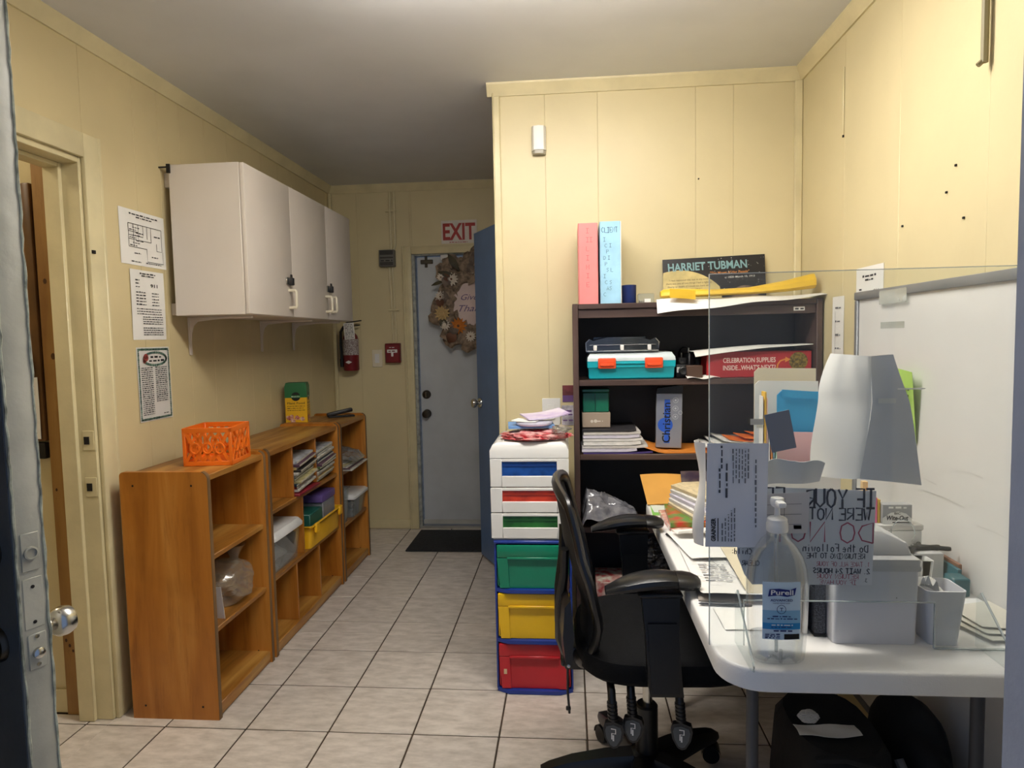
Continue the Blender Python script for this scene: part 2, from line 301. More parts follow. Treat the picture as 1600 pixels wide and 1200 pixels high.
# ------------------------------------------------------------------ floor: grout bed and single tiles
floor = struct('floor', MB().box(-3.2, 1.1, .3, 4.85, -.06, -.0025), M_grout)
def tiles():
    cache = {}; S = .305; X0, Y0 = -1.17553, 2.20342
    rooms = [(-1.70, 1.0, .45, 2.98), (-1.70, -.19, 2.98, 4.775), (-3.1, -1.70, 1.25, 2.262)]
    for rx0, rx1, ry0, ry1 in rooms:
        for i in range(-8, 9):
            for j in range(-7, 10):
                a0, a1 = max(X0+i*S+.003, rx0), min(X0+(i+1)*S-.003, rx1); b0, b1 = max(Y0+j*S+.003, ry0), min(Y0+(j+1)*S-.003, ry1)
                if a1-a0 < .012 or b1-b0 < .012: continue
                k = (round(a1-a0, 4), round(b1-b0, 4))
                if k not in cache:
                    o = MB().box(0, a1-a0, 0, b1-b0, -.009, 0, .0018).build('tile', M_tile, None); cache[k] = o
                else:
                    o = cache[k].copy(); COL.objects.link(o)
                o.name = 'tile'; o.parent = floor; o.location = (a0, b0, 0)
tiles()
# ------------------------------------------------------------------ walls: backing and grooved sheet panels
CZ = 2.49
def panelled(name, F, length, cuts, z0=0, z1=CZ, back=.1, hole=None, m=None):
    """F: origin at floor, u along the wall, n into the room.  hole=(a0,a1,top)."""
    mb = MB()
    if hole:
        mb.fbox(F, 0, hole[0], z0, z1, -back, -.003); mb.fbox(F, hole[1], length, z0, z1, -back, -.003); mb.fbox(F, hole[0], hole[1], hole[2], z1, -back, -.003)
    else: mb.fbox(F, 0, length, z0, z1, -back, -.003)
    m = m or M_wall; w = struct(name, mb, m)
    cs = [0]+[c for c in cuts if 0 < c < length]+[length]
    for a, b in zip(cs, cs[1:]):
        segs = [(a, b, z0)]
        if hole and b > hole[0] and a < hole[1]:
            segs = []
            if a < hole[0]: segs.append((a, hole[0], z0))
            segs.append((max(a, hole[0]), min(b, hole[1]), hole[2]))
            if b > hole[1]: segs.append((hole[1], b, z0))
        for p, q, zz in segs:
            if q-p < .01: continue
            MB().fbox(F, p+.0004, q-.0004, zz, z1, -.003, 0, .0008).build('panel', m, w)
    return w
pat = [.0, .10, .255, .405, .61, .81, .96, 1.115]
def cuts(off, L): return [off+1.22*k+p for k in range(-2, 5) for p in pat if 0 < off+1.22*k+p < L]
panelled('wall_left', Fr((-1.70, .5, 0), (0, 1, 0), (0, 0, 1)), 4.22, [c+1.95 for c in (.1, .26, .42, .62, .83, 1.0, 1.2, 1.42, 1.62, 1.82, 2.02, 2.2)], back=.12, hole=(.86, 1.763, 2.055), m=M_wall2)
panelled('wall_far', Fr((-1.70, 4.72, 0), (1, 0, 0), (0, 0, 1)), 1.51, [.2, .6], hole=(.585, 1.505, 2.0))
panelled('wall_partition', Fr((-.31, 2.98, 0), (1, 0, 0), (0, 0, 1)), 1.31, [.023, .221, .45, .868, 1.027], back=.12)
panelled('wall_right', Fr((1.0, 2.98, 0), (0, -1, 0), (0, 0, 1)), 2.4, [.446, .85, 1.28, 1.7, 2.1])
panelled('wall_front', Fr((1.0, .6, 0), (-1, 0, 0), (0, 0, 1)), 2.70, [.3, 2.0, 2.4], hole=(.60, 1.738, 2.058), m=mat('slate blue bounce cut', '667084', rough=.5, var=.05))  # unseen wall; dark blue colour chosen to cut warm bounce onto camera-facing surfaces
struct('wall_hall', MB().box(-.19, -.09, 3.10, 3.40, 0, CZ).box(-.19, -.09, 4.24, 4.72, 0, CZ).box(-.19, -.09, 3.40, 4.24, 2.05, CZ), M_wall)
struct('wall_beyond_hall', MB().box(.6, .7, 3.10, 4.82, 0, CZ), M_wall)
struct('ceiling', MB().box(-3.2, 1.12, .5, 4.85, CZ, CZ+.05), M_ceil)
struct('wall_side_room', MB().box(-3.2, -1.823, 2.28, 2.36, 0, CZ).box(-3.2, -3.1, 1.2, 2.28, 0, CZ).box(-3.1, -1.82, 1.15, 1.25, 0, CZ), M_wall)
# crown and corner mouldings
def crown(F, L, name, ends=0): return struct(name, MB().fprism(Fr(F.o, F.n, F.v), [(0, -.052), (.008, -.052), (.012, -.04), (.03, -.012), (.034, -.004), (.034, 0), (0, 0)], -L, ends), M_trim)
crown(Fr((-.31, 2.98, CZ), (1, 0, 0), (0, 0, 1)), 1.31, 'trim_1', .03)
crown(Fr((-1.70, .6, CZ), (0, 1, 0), (0, 0, 1)), 4.12, 'trim_2')
crown(Fr((-1.70, 4.72, CZ), (1, 0, 0), (0, 0, 1)), 1.51, 'trim_3')
crown(Fr((1.0, 2.98, CZ), (0, -1, 0), (0, 0, 1)), 2.38, 'trim_4')
struct('trim_5', MB().box(.968, .9995, 2.962, 2.9795, 0, CZ-.05, .004), M_trim)
struct('trim_6', MB().box(-.314, -.285, 2.967, 2.9795, 0, CZ-.05, .004), M_trim)
struct('trim_7', MB().box(-.318, -.3105, 2.966, 3.10, 0, CZ-.003, .003), M_trim)
struct('trim_8', MB().box(-1.6995, -1.675, 4.695, 4.7195, .0, CZ-.05, .005), M_trim)
struct('baseboard_far', MB().box(-1.67, -1.165, 4.706, 4.7195, .001, .07, .004), M_trim)
struct('baseboard_left', MB().box(-1.6995, -1.688, 2.335, 4.69, .001, .07, .004), M_trim)
struct('baseboard_side_room', MB().box(-3.1, -1.903, 2.266, 2.2795, .001, .09, .004), M_trim)
# left doorway frame: jamb, stop, casing, strikes
lf = struct('trim_9', MB().box(-1.822, -1.70, 2.233, 2.262, .001, 2.055, .002).box(-1.822, -1.70, 1.361, 1.39, .001, 2.055, .002).box(-1.822, -1.70, 1.39, 2.233, 2.025, 2.0545, .002), M_trim)
MB().box(-1.822, -1.762, 2.216, 2.2325, .001, 2.024, .002).box(-1.822, -1.762, 1.3905, 2.216, 2.009, 2.0245, .002).build('door_stop', M_trim, lf)
MB().box(-1.699, -1.682, 2.244, 2.328, .001, 2.13, .004, 2).box(-1.699, -1.679, 2.316, 2.330, .001, 2.132, .003).build('casing', M_trim, lf)
MB().box(-1.699, -1.682, 1.30, 2.244, 2.045, 2.13, .004, 2).build('head_casing', M_trim, lf)
MB().box(-1.699, -1.682, 1.30, 1.379, .001, 2.045, .004, 2).build('casing', M_trim, lf)
for zz in (1.045, .875):
    s_ = MB().box(-1.748, -1.705, 2.2305, 2.2335, zz-.035, zz+.035, .001).build('strike_plate', M_trim, lf); s_['label'] = 'painted-over strike plate'
    MB().box(-1.742, -1.722, 2.2285, 2.2325, zz-.014, zz+.014).build('strike_hole', M_dark, s_)
MB().box(-1.694, -1.676, 2.250, 2.264, 1.712, 1.724).build('screw_hole', M_dark, lf)
# front doorway jamb (blue grey, at the right edge of the frame)
fj = struct('trim_10', MB().box(.384, .404, .49, .612, .001, 2.06, .003).box(-.74, -.72, .49, .612, .001, 2.06, .003).box(-.72, .384, .49, .612, 2.04, 2.06, .003), M_bluegrey)
MB().box(.392, .47, .602, .622, .001, 2.12, .004, 2).build('casing', M_bluegrey, fj)
# ------------------------------------------------------------------ exit door
d1 = struct('door_1', MB().box(-1.078, -.225, 4.752, 4.795, .022, 1.974, .003), M_exitdoor)
MB().box(-1.115, -1.087, 4.722, 4.815, .001, 1.995, .002).box(-.22, -.197, 4.722, 4.815, .001, 1.995, .002).box(-1.087, -.22, 4.722, 4.815, 1.981, 1.999, .002).build('jamb', mat('worn grey jamb paint', 'B5B7AD', rough=.5, var=.25, scale=25, bump=.3), d1)
cg = MB().box(-1.165, -1.108, 4.70, 4.7195, .001, 2.045, .004, 2).box(-1.108, -.197, 4.70, 4.7195, 1.992, 2.045, .004, 2).box(-1.172, -1.158, 4.694, 4.7195, .001, 2.05, .003)
cg.build('casing', M_trim, d1)
MB().box(-1.113, -.2, 4.72, 4.81, -.004, .015, .003).build('threshold', mat('tiled sill', 'A9A69C', rough=.4, var=.1), d1)
MB().box(-1.083, -.225, 4.745, 4.752, .024, .06, .002).build('door_sweep', mat('pale sweep', 'BFC0BA', rough=.4), d1)
def knobset(F, a, b, name, parent, m, r=.032, ln=.06):
    k = MB(); prof = [(r, 0), (r, .006), (r*.9, .012), (.011, .014), (.011, ln*.45), (r*.62, ln*.5), (r*.86, ln*.62), (r*.9, ln*.8), (r*.78, ln*.96), (r*.3, ln), (.001, ln)]
    t = MB(); t.lathe(prof, 20); k.add([F.p(a+q[0], b+q[1], q[2]) for q in t.v], t.f); return k.build(name, m, parent)
FD = Fr((0, 4.752, 0), (1, 0, 0), (0, 0, 1))
M_dknob = mat('dark bronze', '4B463E', rough=.3, metal=.9)
k_ = MB(); t_ = MB(); t_.lathe([(.032, 0), (.032, .008), (.026, .016), (.017, .017), (.016, .02), (.001, .021)], 20); k_.add([FD.p(-1.035+q[0], .985+q[1], q[2]) for q in t_.v], t_.f)
db = k_.build('deadbolt', M_dknob, d1); MB().fbox(FD, -1.039, -1.031, .965, 1.005, .018, .035, .003).build('thumb_turn', M_chrome, db)
knobset(FD, -1.035, .845, 'knob', d1, M_dknob)
MB().fbox(FD, -1.05, -.96, 1.925, 1.955, 0, .01, .003).fbox(FD, -1.02, -1.0, 1.90, 1.98, 0, .006, .002).build('door_chain_plate', M_dknob, d1)
MB().fbox(FD, -.9, -.8, 1.945, 1.985, .0, .03, .006, 2).build('alarm_contact', M_white, d1)
# ------------------------------------------------------------------ blue door standing open in the hall
bd_dir = Vector((-.46, .888, 0)).normalized()
d2 = struct('door_2', MB(Matrix.Translation((-.192, 3.425, 0)) @ Matrix.Rotation(math.atan2(bd_dir.y, bd_dir.x), 4, 'Z')).box(0, .79, -.02, .02, .012, 2.03, .003), M_blue)
FB = Fr((-.192, 3.425, 0), bd_dir, (0, 0, 1))
FBm = Fr(Vector((-.192, 3.425, 0))+bd_dir*.79, -bd_dir, (0, 0, 1))
fb_near = FBm if FBm.n.dot(Vector((.5, -3, 0))) > 0 else FB
knobset(Fr(fb_near.o+fb_near.n*.02, fb_near.u, fb_near.v), .06 if fb_near is FBm else .73, .985, 'knob', d2, M_chrome)
fb_far = Fr(fb_near.o-fb_near.n*.02, -fb_near.u, fb_near.v)
knobset(fb_far, -.06 if fb_near is FBm else -.73, .985, 'knob', d2, M_chrome)
# ------------------------------------------------------------------ grey door of the left doorway, seen on its latch edge
Rg = Vector((-.887, 1.03, 0)); dg = Vector((.932, -.361, 0)).normalized(); ng = Vector((.361, .932, 0)).normalized()   # ng points to the far face
hinge = Rg - dg*.83
Tg = Matrix(((dg.x, ng.x, 0, hinge.x), (dg.y, ng.y, 0, hinge.y), (0, 0, 1, 0), (0, 0, 0, 1)))
d3 = struct('door_3', MB(Tg).box(0, .83, -.046, 0, .012, 2.02, .003, 2), [M_greydoor])
FE = Fr(Tg @ Vector((.83, -.046, 0)), ng, (0, 0, 1))       # latch edge: u across the thickness, n towards the room
FN = Fr(Tg @ Vector((0, -.046, 0)), dg, (0, 0, 1)); FFr = Fr(Tg @ Vector((.83, 0, 0)), -dg, (0, 0, 1))
ce = MB(); rr = random.Random(5)
for side in (.0015, .0445):
    pts = [Tg @ Vector((.8305, -.046+side+rr.uniform(-.0012, .0012), .02+k*.02)) for k in range(100)]
    ce.tube(pts, [.0014+rr.random()*.0016 for _ in pts], 5)
ce.build('edge_paint_ridge', M_chip, d3)
MB().fbox(FN, .0, .826, .012, 2.02, .0003, .0022).build('door_face', M_greydoor2, d3)
p_ = MB().fbox(FE, .008, .036, 1.012, 1.076, 0, .002, .001).build('deadbolt_plate', M_greydoor, d3)
def onframe(F, a, b, prof, n=18, d=0):
    t = MB(); t.lathe(prof, n); return MB().add([F.p(a+q[0], b+q[1], q[2]+d) for q in t.v], t.f)
onframe(FE, .022, 1.042, [(.011, 0), (.011, .0035), (.0085, .004), (.008, .0015), (.001, .0015)], d=.002).build('bolt', M_greydoor, p_)
p_ = MB().fbox(FE, .009, .037, .845, .905, 0, .002, .001).build('latch_plate', M_greydoor, d3)
onframe(FE, .023, .872, [(.009, 0), (.009, .006), (.005, .009), (.001, .009)], d=.002).build('latch', M_chrome, p_)
for b_ in (.90, .852): onframe(FE, .023, b_, [(.0035, 0), (.0035, .001), (.001, .0012)], 10, d=.002).build('screw', M_chrome, p_)
MB().fbox(FE, .007, .037, .915, 1.0, 0, .0012, .0006).build('filler_strip', M_greydoor, d3)
for b_ in (.925, .985): onframe(FE, .022, b_, [(.003, 0), (.003, .0008), (.001, .001)], 10, d=.0012).build('screw_hole', M_dark, d3)
knobset(FFr, .062, .885, 'knob', d3, M_chrome, r=.03, ln=.07)
knobset(FN, .768, .885, 'knob', d3, M_dknob, r=.03, ln=.06)
onframe(FFr, .06, 1.045, [(.026, 0), (.026, .01), (.02, .018), (.001, .018)]).build('deadbolt_rosette', mat('old brass', '8A7038', rough=.3, metal=.9), d3)
onframe(FN, .768, 1.045, [(.028, 0), (.028, .012), (.022, .02), (.001, .02)]).build('deadbolt_rosette', M_dknob, d3)
# ------------------------------------------------------------------ ceiling fixture (above the top of the frame)
t = thing('ceiling_light', 'white ceiling light box just above the top of the picture', 'light', (LX, LY, 2.40))
MB().box(LX-.62, LX+.62, LY-.10, LY+.10, 2.46, 2.4895, .006).build('housing', M_white, t)
MB().box(LX-.60, LX+.60, LY-.12, LY+.12, 2.385, 2.46, .025, 3).build('diffuser', mat('lit diffuser', 'FFF8EE', emit=26), t)
# ------------------------------------------------------------------ wall cabinet
M_lam = mat('white laminate', 'E0D6CA', rough=.38, var=.03, scale=3)
M_cream = mat('cream plastic', 'E6DDC4', rough=.35, var=.03)
t = thing('wall_cabinet', 'long white three-door cabinet hung high on the left wall', 'cabinet', (-1.5, 3.35, 1.505))
MB().box(-1.66, -1.354, 2.705, 2.725, 1.505, 2.135, .002).box(-1.66, -1.354, 4.03, 4.05, 1.505, 2.135, .002).box(-1.66, -1.354, 2.725, 4.03, 2.115, 2.135, .002).box(-1.66, -1.354, 2.725, 4.03, 1.505, 1.525, .002).box(-1.66, -1.65, 2.725, 4.03, 1.525, 2.115).box(-1.65, -1.36, 3.15, 3.168, 1.525, 2.115).build('body', M_lam, t)
MB().box(-1.664, -1.65, 2.697, 2.705, 2.10, 2.137).box(-1.6995, -1.664, 2.70, 2.704, 2.122, 2.128).build('corner_bracket', M_dark, t)
MB().box(-1.6995, -1.661, 2.74, 4.02, 2.05, 2.11).box(-1.6995, -1.661, 2.74, 4.02, 1.51, 1.56).build('mounting_rail', M_lam, t)
def hasp(y, z, par):
    h = MB().box(-1.3325, -1.326, y-.03, y+.005, z-.018, z+.018, .002).build('hasp', M_chrome, par)
    MB().box(-1.328, -1.305, y-.012, y+.012, z-.02, z+.016, .004, 2).tube([(-1.316, y-.008, z+.014), (-1.316, y-.006, z+.03), (-1.316, y+.006, z+.03), (-1.316, y+.008, z+.014)], .003, 6).build('lock', M_black, h)
for a, b, hy in ((2.707, 3.1585, 3.11), (3.160, 3.6325, 3.596), (3.634, 4.048, 3.668)):
    d = MB().box(-1.352, -1.333, a, b, 1.507, 2.133, .0025, 2).build('door', M_lam, t)
    MB().tube([(-1.335, hy, 1.548), (-1.30, hy, 1.55), (-1.297, hy, 1.556), (-1.297, hy, 1.624), (-1.30, hy, 1.63), (-1.335, hy, 1.632)], .0075, 8).build('handle', M_cream, d)
    if hy < 3.2: hasp(3.105, 1.675, d)
    elif hy > 3.65: hasp(3.64, 1.675, d)
for y in (2.86, 3.56, 3.99):
    MB().box(-1.69, -1.40, y-.009, y+.009, 1.494, 1.5045, .002).box(-1.699, -1.69, y-.009, y+.009, 1.335, 1.5045, .002).prism([(-1.69, 1.494), (-1.55, 1.494), (-1.655, 1.484), (-1.675, 1.465), (-1.685, 1.43), (-1.69, 1.36)], 'y', y-.003, y+.003).build('bracket', M_lam, t)
# ------------------------------------------------------------------ wooden cubby shelves
W1 = wood('honey wood side', '9E5E16', 'B87426', 'CA8A3C', axis='z')
W2 = wood('honey wood board', '684418', '996526', 'BE9048', axis='y')
W3 = wood('worn edge wood', '4E3A24', '6E5436', '8A6840', rough=.5, axis='z', coat=0)
W4 = wood('inner wood', '905618', 'AC6C24', 'BE8036', axis='z')
def side_pts(x0, x1, h, r):
    P = [(x0, 0), (x1, 0)]
    for k in range(7): a = k*pi/12; P.append((x1-r+r*cos(a), h-r+r*sin(a)))
    for k in range(5): a = pi/2+k*pi/8; P.append((x0+r*.5+r*.5*cos(a), h-r*.5+r*.5*sin(a)))
    return P
def cubby(label, y0, y1, rows, h=.925):
    X0, X1 = -1.632, -1.30
    t = thing('cubby_shelf', label, 'shelf', (-1.466, (y0+y1)/2, 0))
    for a in (y0, y1-.021):
        s = MB().prism(side_pts(X0, X1, h, .03), 'y', a, a+.021).build('side_panel', W1, t)
        P = side_pts(X0, X1, h, .03)[1:8]
        MB().sheet(lambda u, v, P=P, a=a: (lambda k: (P[k][0]+.001, a+.001+.019*u, P[k][1]+.0005))(min(int(round(v*6)), 6)), 1, 6, .002).build('edge_band', W3, s)
        m = MB()
        for (px, pz) in ((X0+.05, h-.05), (X1-.06, h-.05), (X0+.05, .05), (X1-.06, .05)): m.lathe([(.004, 0), (.004, .0006), (.001, .0008)], 8, (px, a, pz), 'y')
        m.build('screw', M_dark, s)
    MB().box(X0, X1-.004, y0+.0215, y1-.0215, h-.036, h-.014, .002).build('top_board', W2, t)
    MB().box(X0, X0+.009, y0+.0215, y1-.0215, .02, h-.037).build('back_panel', W4, t)
    MB().box(X0+.01, X1-.012, y0+.0215, y1-.0215, .03, .05).box(X1-.028, X1-.006, y0+.0215, y1-.0215, .004, .0505, .003).build('bottom_board', W2, t)
    zb = .05
    for (zt, divs) in rows:
        top = zt if zt else h-.036
        for d in divs: MB().box(X0+.0095, X1-.014, d-.007, d+.007, zb+.0005, top-.0205 if zt else top-.0005, .001).build('divider', W4, t)
        if zt: MB().box(X0+.0095, X1-.01, y0+.0215, y1-.0215, zt-.02, zt, .003).build('shelf_board', W2, t)
        zb = zt
    return t
cubby('honey wooden cubby shelf nearest the camera, holding the orange crate', 2.25, 2.712, [(.335, []), (.61, []), (None, [])])
cubby('middle wooden cubby shelf with divided cells of magazines and bins', 2.735, 3.622, [(.345, [3.02, 3.31]), (.645, [3.118]), (None, [3.02, 3.31])])
cubby('farthest wooden cubby shelf, next to the fire extinguisher wall', 3.645, 4.13, [(.32, []), (.63, []), (None, [])])
# orange crate
M_or = mat('orange plastic', 'F0741A', rough=.38, var=.06)
T = TR(-1.411, 2.535, .9116, rz=.12)
t = thing('milk_crate', 'small orange lattice crate on the nearest wooden shelf', 'crate', (-1.411, 2.535, .9116), .12)
cw, cd, chh = .094, .10, .148
for z0, z1 in ((.0, .018), (chh-.02, chh)):
    m = MB(T)
    for s in (-1, 1):
        m.box(-cw, cw, s*cd-.005 if s > 0 else -cd, s*cd if s > 0 else -cd+.005, z0, z1, .0015); m.box(s*cw-.005 if s > 0 else -cw, s*cw if s > 0 else -cw+.005, -cd, cd, z0, z1, .0015)
    m.build('rim', M_or, t)
MB(T).box(-cw+.004, cw-.004, -cd+.004, cd-.004, .004, .010).build('base', M_or, t)
for sx in (-1, 1):
    for sy in (-1, 1): MB(T).box(sx*cw-.012 if sx > 0 else -cw, sx*cw if sx > 0 else -cw+.012, sy*cd-.012 if sy > 0 else -cd, sy*cd if sy > 0 else -cd+.012, .002, chh-.002, .002).build('corner_post', M_or, t)
for (o, u, L) in (((-cw, -cd, 0), (1, 0, 0), 2*cw), ((cw, -cd, 0), (0, 1, 0), 2*cd), ((cw, cd, 0), (-1, 0, 0), 2*cw), ((-cw, cd, 0), (0, -1, 0), 2*cd)):
    F = Fr(o, u, (0, 0, 1)); m = MB(T); n = 5
    for k in range(-2, n+2):
        a = .012+(L-.024)*k/n; dx = (L-.024)/n*2
        for s in (1, -1):
            x0, x1 = (a, a+dx) if s > 0 else (a+dx, a); z0, z1 = .016, chh-.018
            if max(x0, x1) > L-.006 or min(x0, x1) < .004: continue
            d = Vector((x1-x0, z1-z0)).normalized(); nn = Vector((-d.y, d.x))*.0055
            m.fprism(F, [(x0+nn.x, z0+nn.y), (x0-nn.x, z0-nn.y), (x1-nn.x, z1-nn.y), (x1+nn.x, z1+nn.y)], -.004, -.0005)
    for ca in ((L/2, .068), (L*.25, .068), (L*.75, .068)):
        rg = []
        for q in range(17): th = 2*pi*q/16; rg.append((ca[0]+.017*cos(th), ca[1]+.02*sin(th)))
        m.tube([F.p(p[0], p[1], -.002) for p in rg[:-1]], .0042, 6, closed=True)
    m.build('lattice_side', M_or, t)
# plant food box
t = thing('plant_food_box', 'green and yellow plant food carton standing on the farthest shelf', 'box', (-1.60, 3.785, .9112), .22)
T = TR(-1.60, 3.785, .9112, rz=.22)
MB(T).box(-.062, .062, -.05, .05, 0, .15, .002).build('lower_carton', mat('yellow carton', 'E8B51C', rough=.4, var=.05), t)
MB(T).loft([[(sx*a, sy*b, z) for sx, sy in ((-1, -1), (1, -1), (1, 1), (-1, 1))] for a, b, z in ((.0622, .0502, .15), (.0622, .0502, .215), (.056, .044, .236))]).build('green_top', mat('green carton', '1F6B3A', rough=.4, var=.05), t)
for o, u, L in (((-.062, -.05, 0), (1, 0, 0), .124), ((.062, -.05, 0), (0, 1, 0), .10)):
    F = Fr(T @ Vector(o), T.to_3x3() @ Vector(u), (0, 0, 1)); c = L/2
    MB().disc(F, c, .156, .026, .0008).build('logo_disc', mat('logo black', '10130F', rough=.4), t)
    MB().quad(F, c-.027, c+.027, .149, .164, .0012).build('logo_band', mat('logo green', '2C7A3E', rough=.4), t)
    MB().text(F, 'Miracle-Gro', c, .153, .007, .048, d=.0016, align='C', bold=.01).build('logo_lettering', M_white, t)
    MB().text(F, 'Plant Food', c, .112, .012, L*.8, align='C', bold=.01).dashes(F, .012, L-.012, .098, .004, 1).dashes(F, .012, L-.02, .086, .004, 2).dashes(F, .012, L-.012, .074, .004, 3).build('lettering', mat('carton brown ink', '3A2A10'), t)
    r = random.Random(3); m = MB()
    for k in range(9): m.disc(F, .012+r.random()*(L-.024), .012+r.random()*.028, .009+r.random()*.006, .0007+k*.0001, 9)
    m.build('flower_print', mat('red flower print', 'A8362C', var=.5, scale=60, hex2='E4C8B0'), t)
# magazines in the middle shelf
ORD = ['lowest', 'second', 'third', 'fourth', 'fifth', 'sixth', 'seventh', 'eighth', 'ninth', 'tenth', 'eleventh', 'twelfth', 'thirteenth']
CNAME = ['off-white', 'brick red', 'navy', 'straw yellow', 'olive green', 'mid grey', 'cream', 'near-black', 'ochre', 'plum', 'pale grey', 'slate blue']
def ordl(k, n): return 'topmost' if k == n-1 else 'lowest' if k == 0 else ORD[k]+' from the bottom'
MAGC = ['D9D6CC', '9A3330', '2E4256', 'CFC48E', '5A6B4A', '8C8A86', 'E3DED2', '33302E', 'B59A5A', '6A4A5E', 'C7CBD0', '4A6A78']
def mag(label, group, x0, x1, y0, y1, z, th, tilt, col, tw=0):
    m = MB(TR((x0+x1)/2, (y0+y1)/2, z, rx=tilt, rz=tw))
    m.box(-(x1-x0)/2, (x1-x0)/2, -(y1-y0)/2, (y1-y0)/2, 0, th, .0008)
    o = m.build('magazine', mat('cover '+col, col, rough=.35, var=.25, scale=30), None)
    # page block shows as a paler slab behind the cover edge
    p = MB(TR((x0+x1)/2, (y0+y1)/2, z, rx=tilt, rz=tw)).box(-(x1-x0)/2+.002, (x1-x0)/2+.0015, -(y1-y0)/2+.003, (y1-y0)/2-.003, th*.22, th*.78).build('pages', mat('magazine pages', 'CFC9B6', rough=.7, var=.2, scale=80, stretch=(1, 1, 30)), o)
    return tag(o, label, 'magazine', group)
r = random.Random(11)
tag(MB().box(-1.615, -1.292, 3.034, 3.30, .646, .658, .002).build('binder', mat('dark red cover', '8A2230', rough=.4), None), 'dark red folder under the magazines in the middle top cell', 'folder')
z = .6735
for k in range(11):
    mag('%s magazine, %s, in the untidy stack of the middle top cell' % (CNAME[k % 12], ordl(k, 11)), 'magazines in the middle top cell of the middle shelf', -1.58+r.uniform(-.01, .015), -1.305+r.uniform(-.015, .012), 3.045+r.uniform(0, .012), 3.285-r.uniform(0, .012), z, .0125, .10, MAGC[k % 12], r.uniform(-.03, .03)); z += .0135
z = .6575
for k in range(12):
    mag('%s magazine, %s, in the stack of the right-hand top cell' % (CNAME[(k*5+3) % 12], ordl(k, 12)), 'magazines in the right top cell of the middle shelf', -1.58+r.uniform(-.01, .015), -1.305+r.uniform(-.02, .008), 3.335+r.uniform(0, .012), 3.58-r.uniform(0, .012), z, .0125, .08, MAGC[(k*5+3) % 12], r.uniform(-.03, .03)); z += .0136
# clear bin with white lid
M_clear = clear('clear plastic', body=.10, gloss=.05, rim=.4)
def bin_(name, label, x0, x1, y0, y1, z0, h, m, lid=None, lidm=None, taper=.012, wall=.003, lip=.008):
    t = thing(name, label, 'bin', ((x0+x1)/2, (y0+y1)/2, z0)); cx, cy = (x0+x1)/2, (y0+y1)/2; hx, hy = (x1-x0)/2, (y1-y0)/2
    def ring(a, b, z, r=.015):
        out = []
        for sx, sy, q0 in ((1, 1, 0), (-1, 1, 1), (-1, -1, 2), (1, -1, 3)):
            for k in range(4): th = pi/2*(q0+k/3); out.append((cx+sx*(a-r)+r*cos(th), cy+sy*(b-r)+r*sin(th), z))
        return out
    mb = MB().loft([ring(hx-taper, hy-taper, z0), ring(hx, hy, z0+h), ring(hx+lip, hy+lip, z0+h), ring(hx+lip, hy+lip, z0+h-.004), ring(hx+lip, hy+lip, z0+h+.002), ring(hx-wall, hy-wall, z0+h+.002), ring(hx-taper-wall, hy-taper-wall, z0+wall)])
    mb.build('tub', m, t)
    if lid: MB().loft([ring(hx+lip+.003, hy+lip+.003, z0+h-.006, .02), ring(hx+lip+.004, hy+lip+.004, z0+h+.008, .02), ring(hx-.002, hy-.002, z0+h+lid, .02)]).build('lid', lidm, t)
    return t
M_lidw = mat('white lid', 'E2E2E0', rough=.35)
bin_('storage_bin', 'clear bin with white lid in the middle row of the middle shelf', -1.60, -1.315, 2.785, 3.085, .3465, .16, M_clear, .03, M_lidw)
tag(MB().blob((-1.46, 2.93, .41), .11, .12, .062, .2, 4, flat=.351).build('cloth_bundle', mat('pale cloth', 'C9C4BE', rough=.9, var=.15, bump=.5), None), 'pale bundle inside the clear bin with white lid', 'cloth')
bin_('storage_bin', 'bright yellow open tub in the middle row of the middle shelf', -1.59, -1.292, 3.155, 3.585, .3465, .115, mat('yellow plastic', 'F0B81E', rough=.35, var=.05), lip=.012)
MB_ = MB().box(-1.288, -1.272, 3.18, 3.225, .425, .472, .004).box(-1.288, -1.272, 3.52, 3.56, .425, .472, .004)
MB_.build('handle_tab', MATS['yellow plastic'], bpy.data.objects['storage_bin.001'])
tag(MB().box(-1.56, -1.31, 3.19, 3.36, .355, .515, .004).build('box', mat('dark teal box', '1E5C50', rough=.4), None), 'dark green box standing in the yellow tub', 'box')
tag(MB().box(-1.56, -1.312, 3.375, 3.55, .355, .53, .004).build('box', mat('grey clear case', '8D9098', rough=.3, var=.2), None), 'grey plastic case in the yellow tub under the purple one', 'case')
tag(MB().box(-1.55, -1.31, 3.365, 3.56, .5305, .572, .006, 2).build('case', mat('purple plastic', '6A5496', rough=.35), None), 'flat purple plastic case on top in the yellow tub', 'case')
# crumpled clear bag on the nearest shelf
M_bag = clear('crumpled film', body=.26, gloss=.06, rim=.35, bodycol='C9B49A', rough=.2)
t = thing('plastic_bag', 'crumpled clear plastic bag in the middle of the nearest shelf', 'bag', (-1.44, 2.53, .336))
crumple((-1.43, 2.535, .415), .11, .12, .09, 3, .3365, amp=.26, fq=1.3).build('film', M_bag, t, ang=20)
MB().lathe([(.012, .0), (.02, .03), (.035, .06), (.05, .075)], 14, (-1.40, 2.60, .475)).build('gathered_top', M_bag, t)
crumple((-1.45, 2.54, .385), .075, .08, .045, 8, .338).build('contents', mat('brown contents', '8F6E4A', rough=.8, var=.3), t)
tag(MB().sheet(lambda u, v: (-1.56+.24*u, 2.335+.03*sin(2*u)-.02*v, .3365+.13*v), 6, 4, .0012).build('paper', mat('white paper', 'EEECE6', rough=.7, var=.03), None), 'white sheet standing behind the clear bag on the nearest shelf', 'paper')
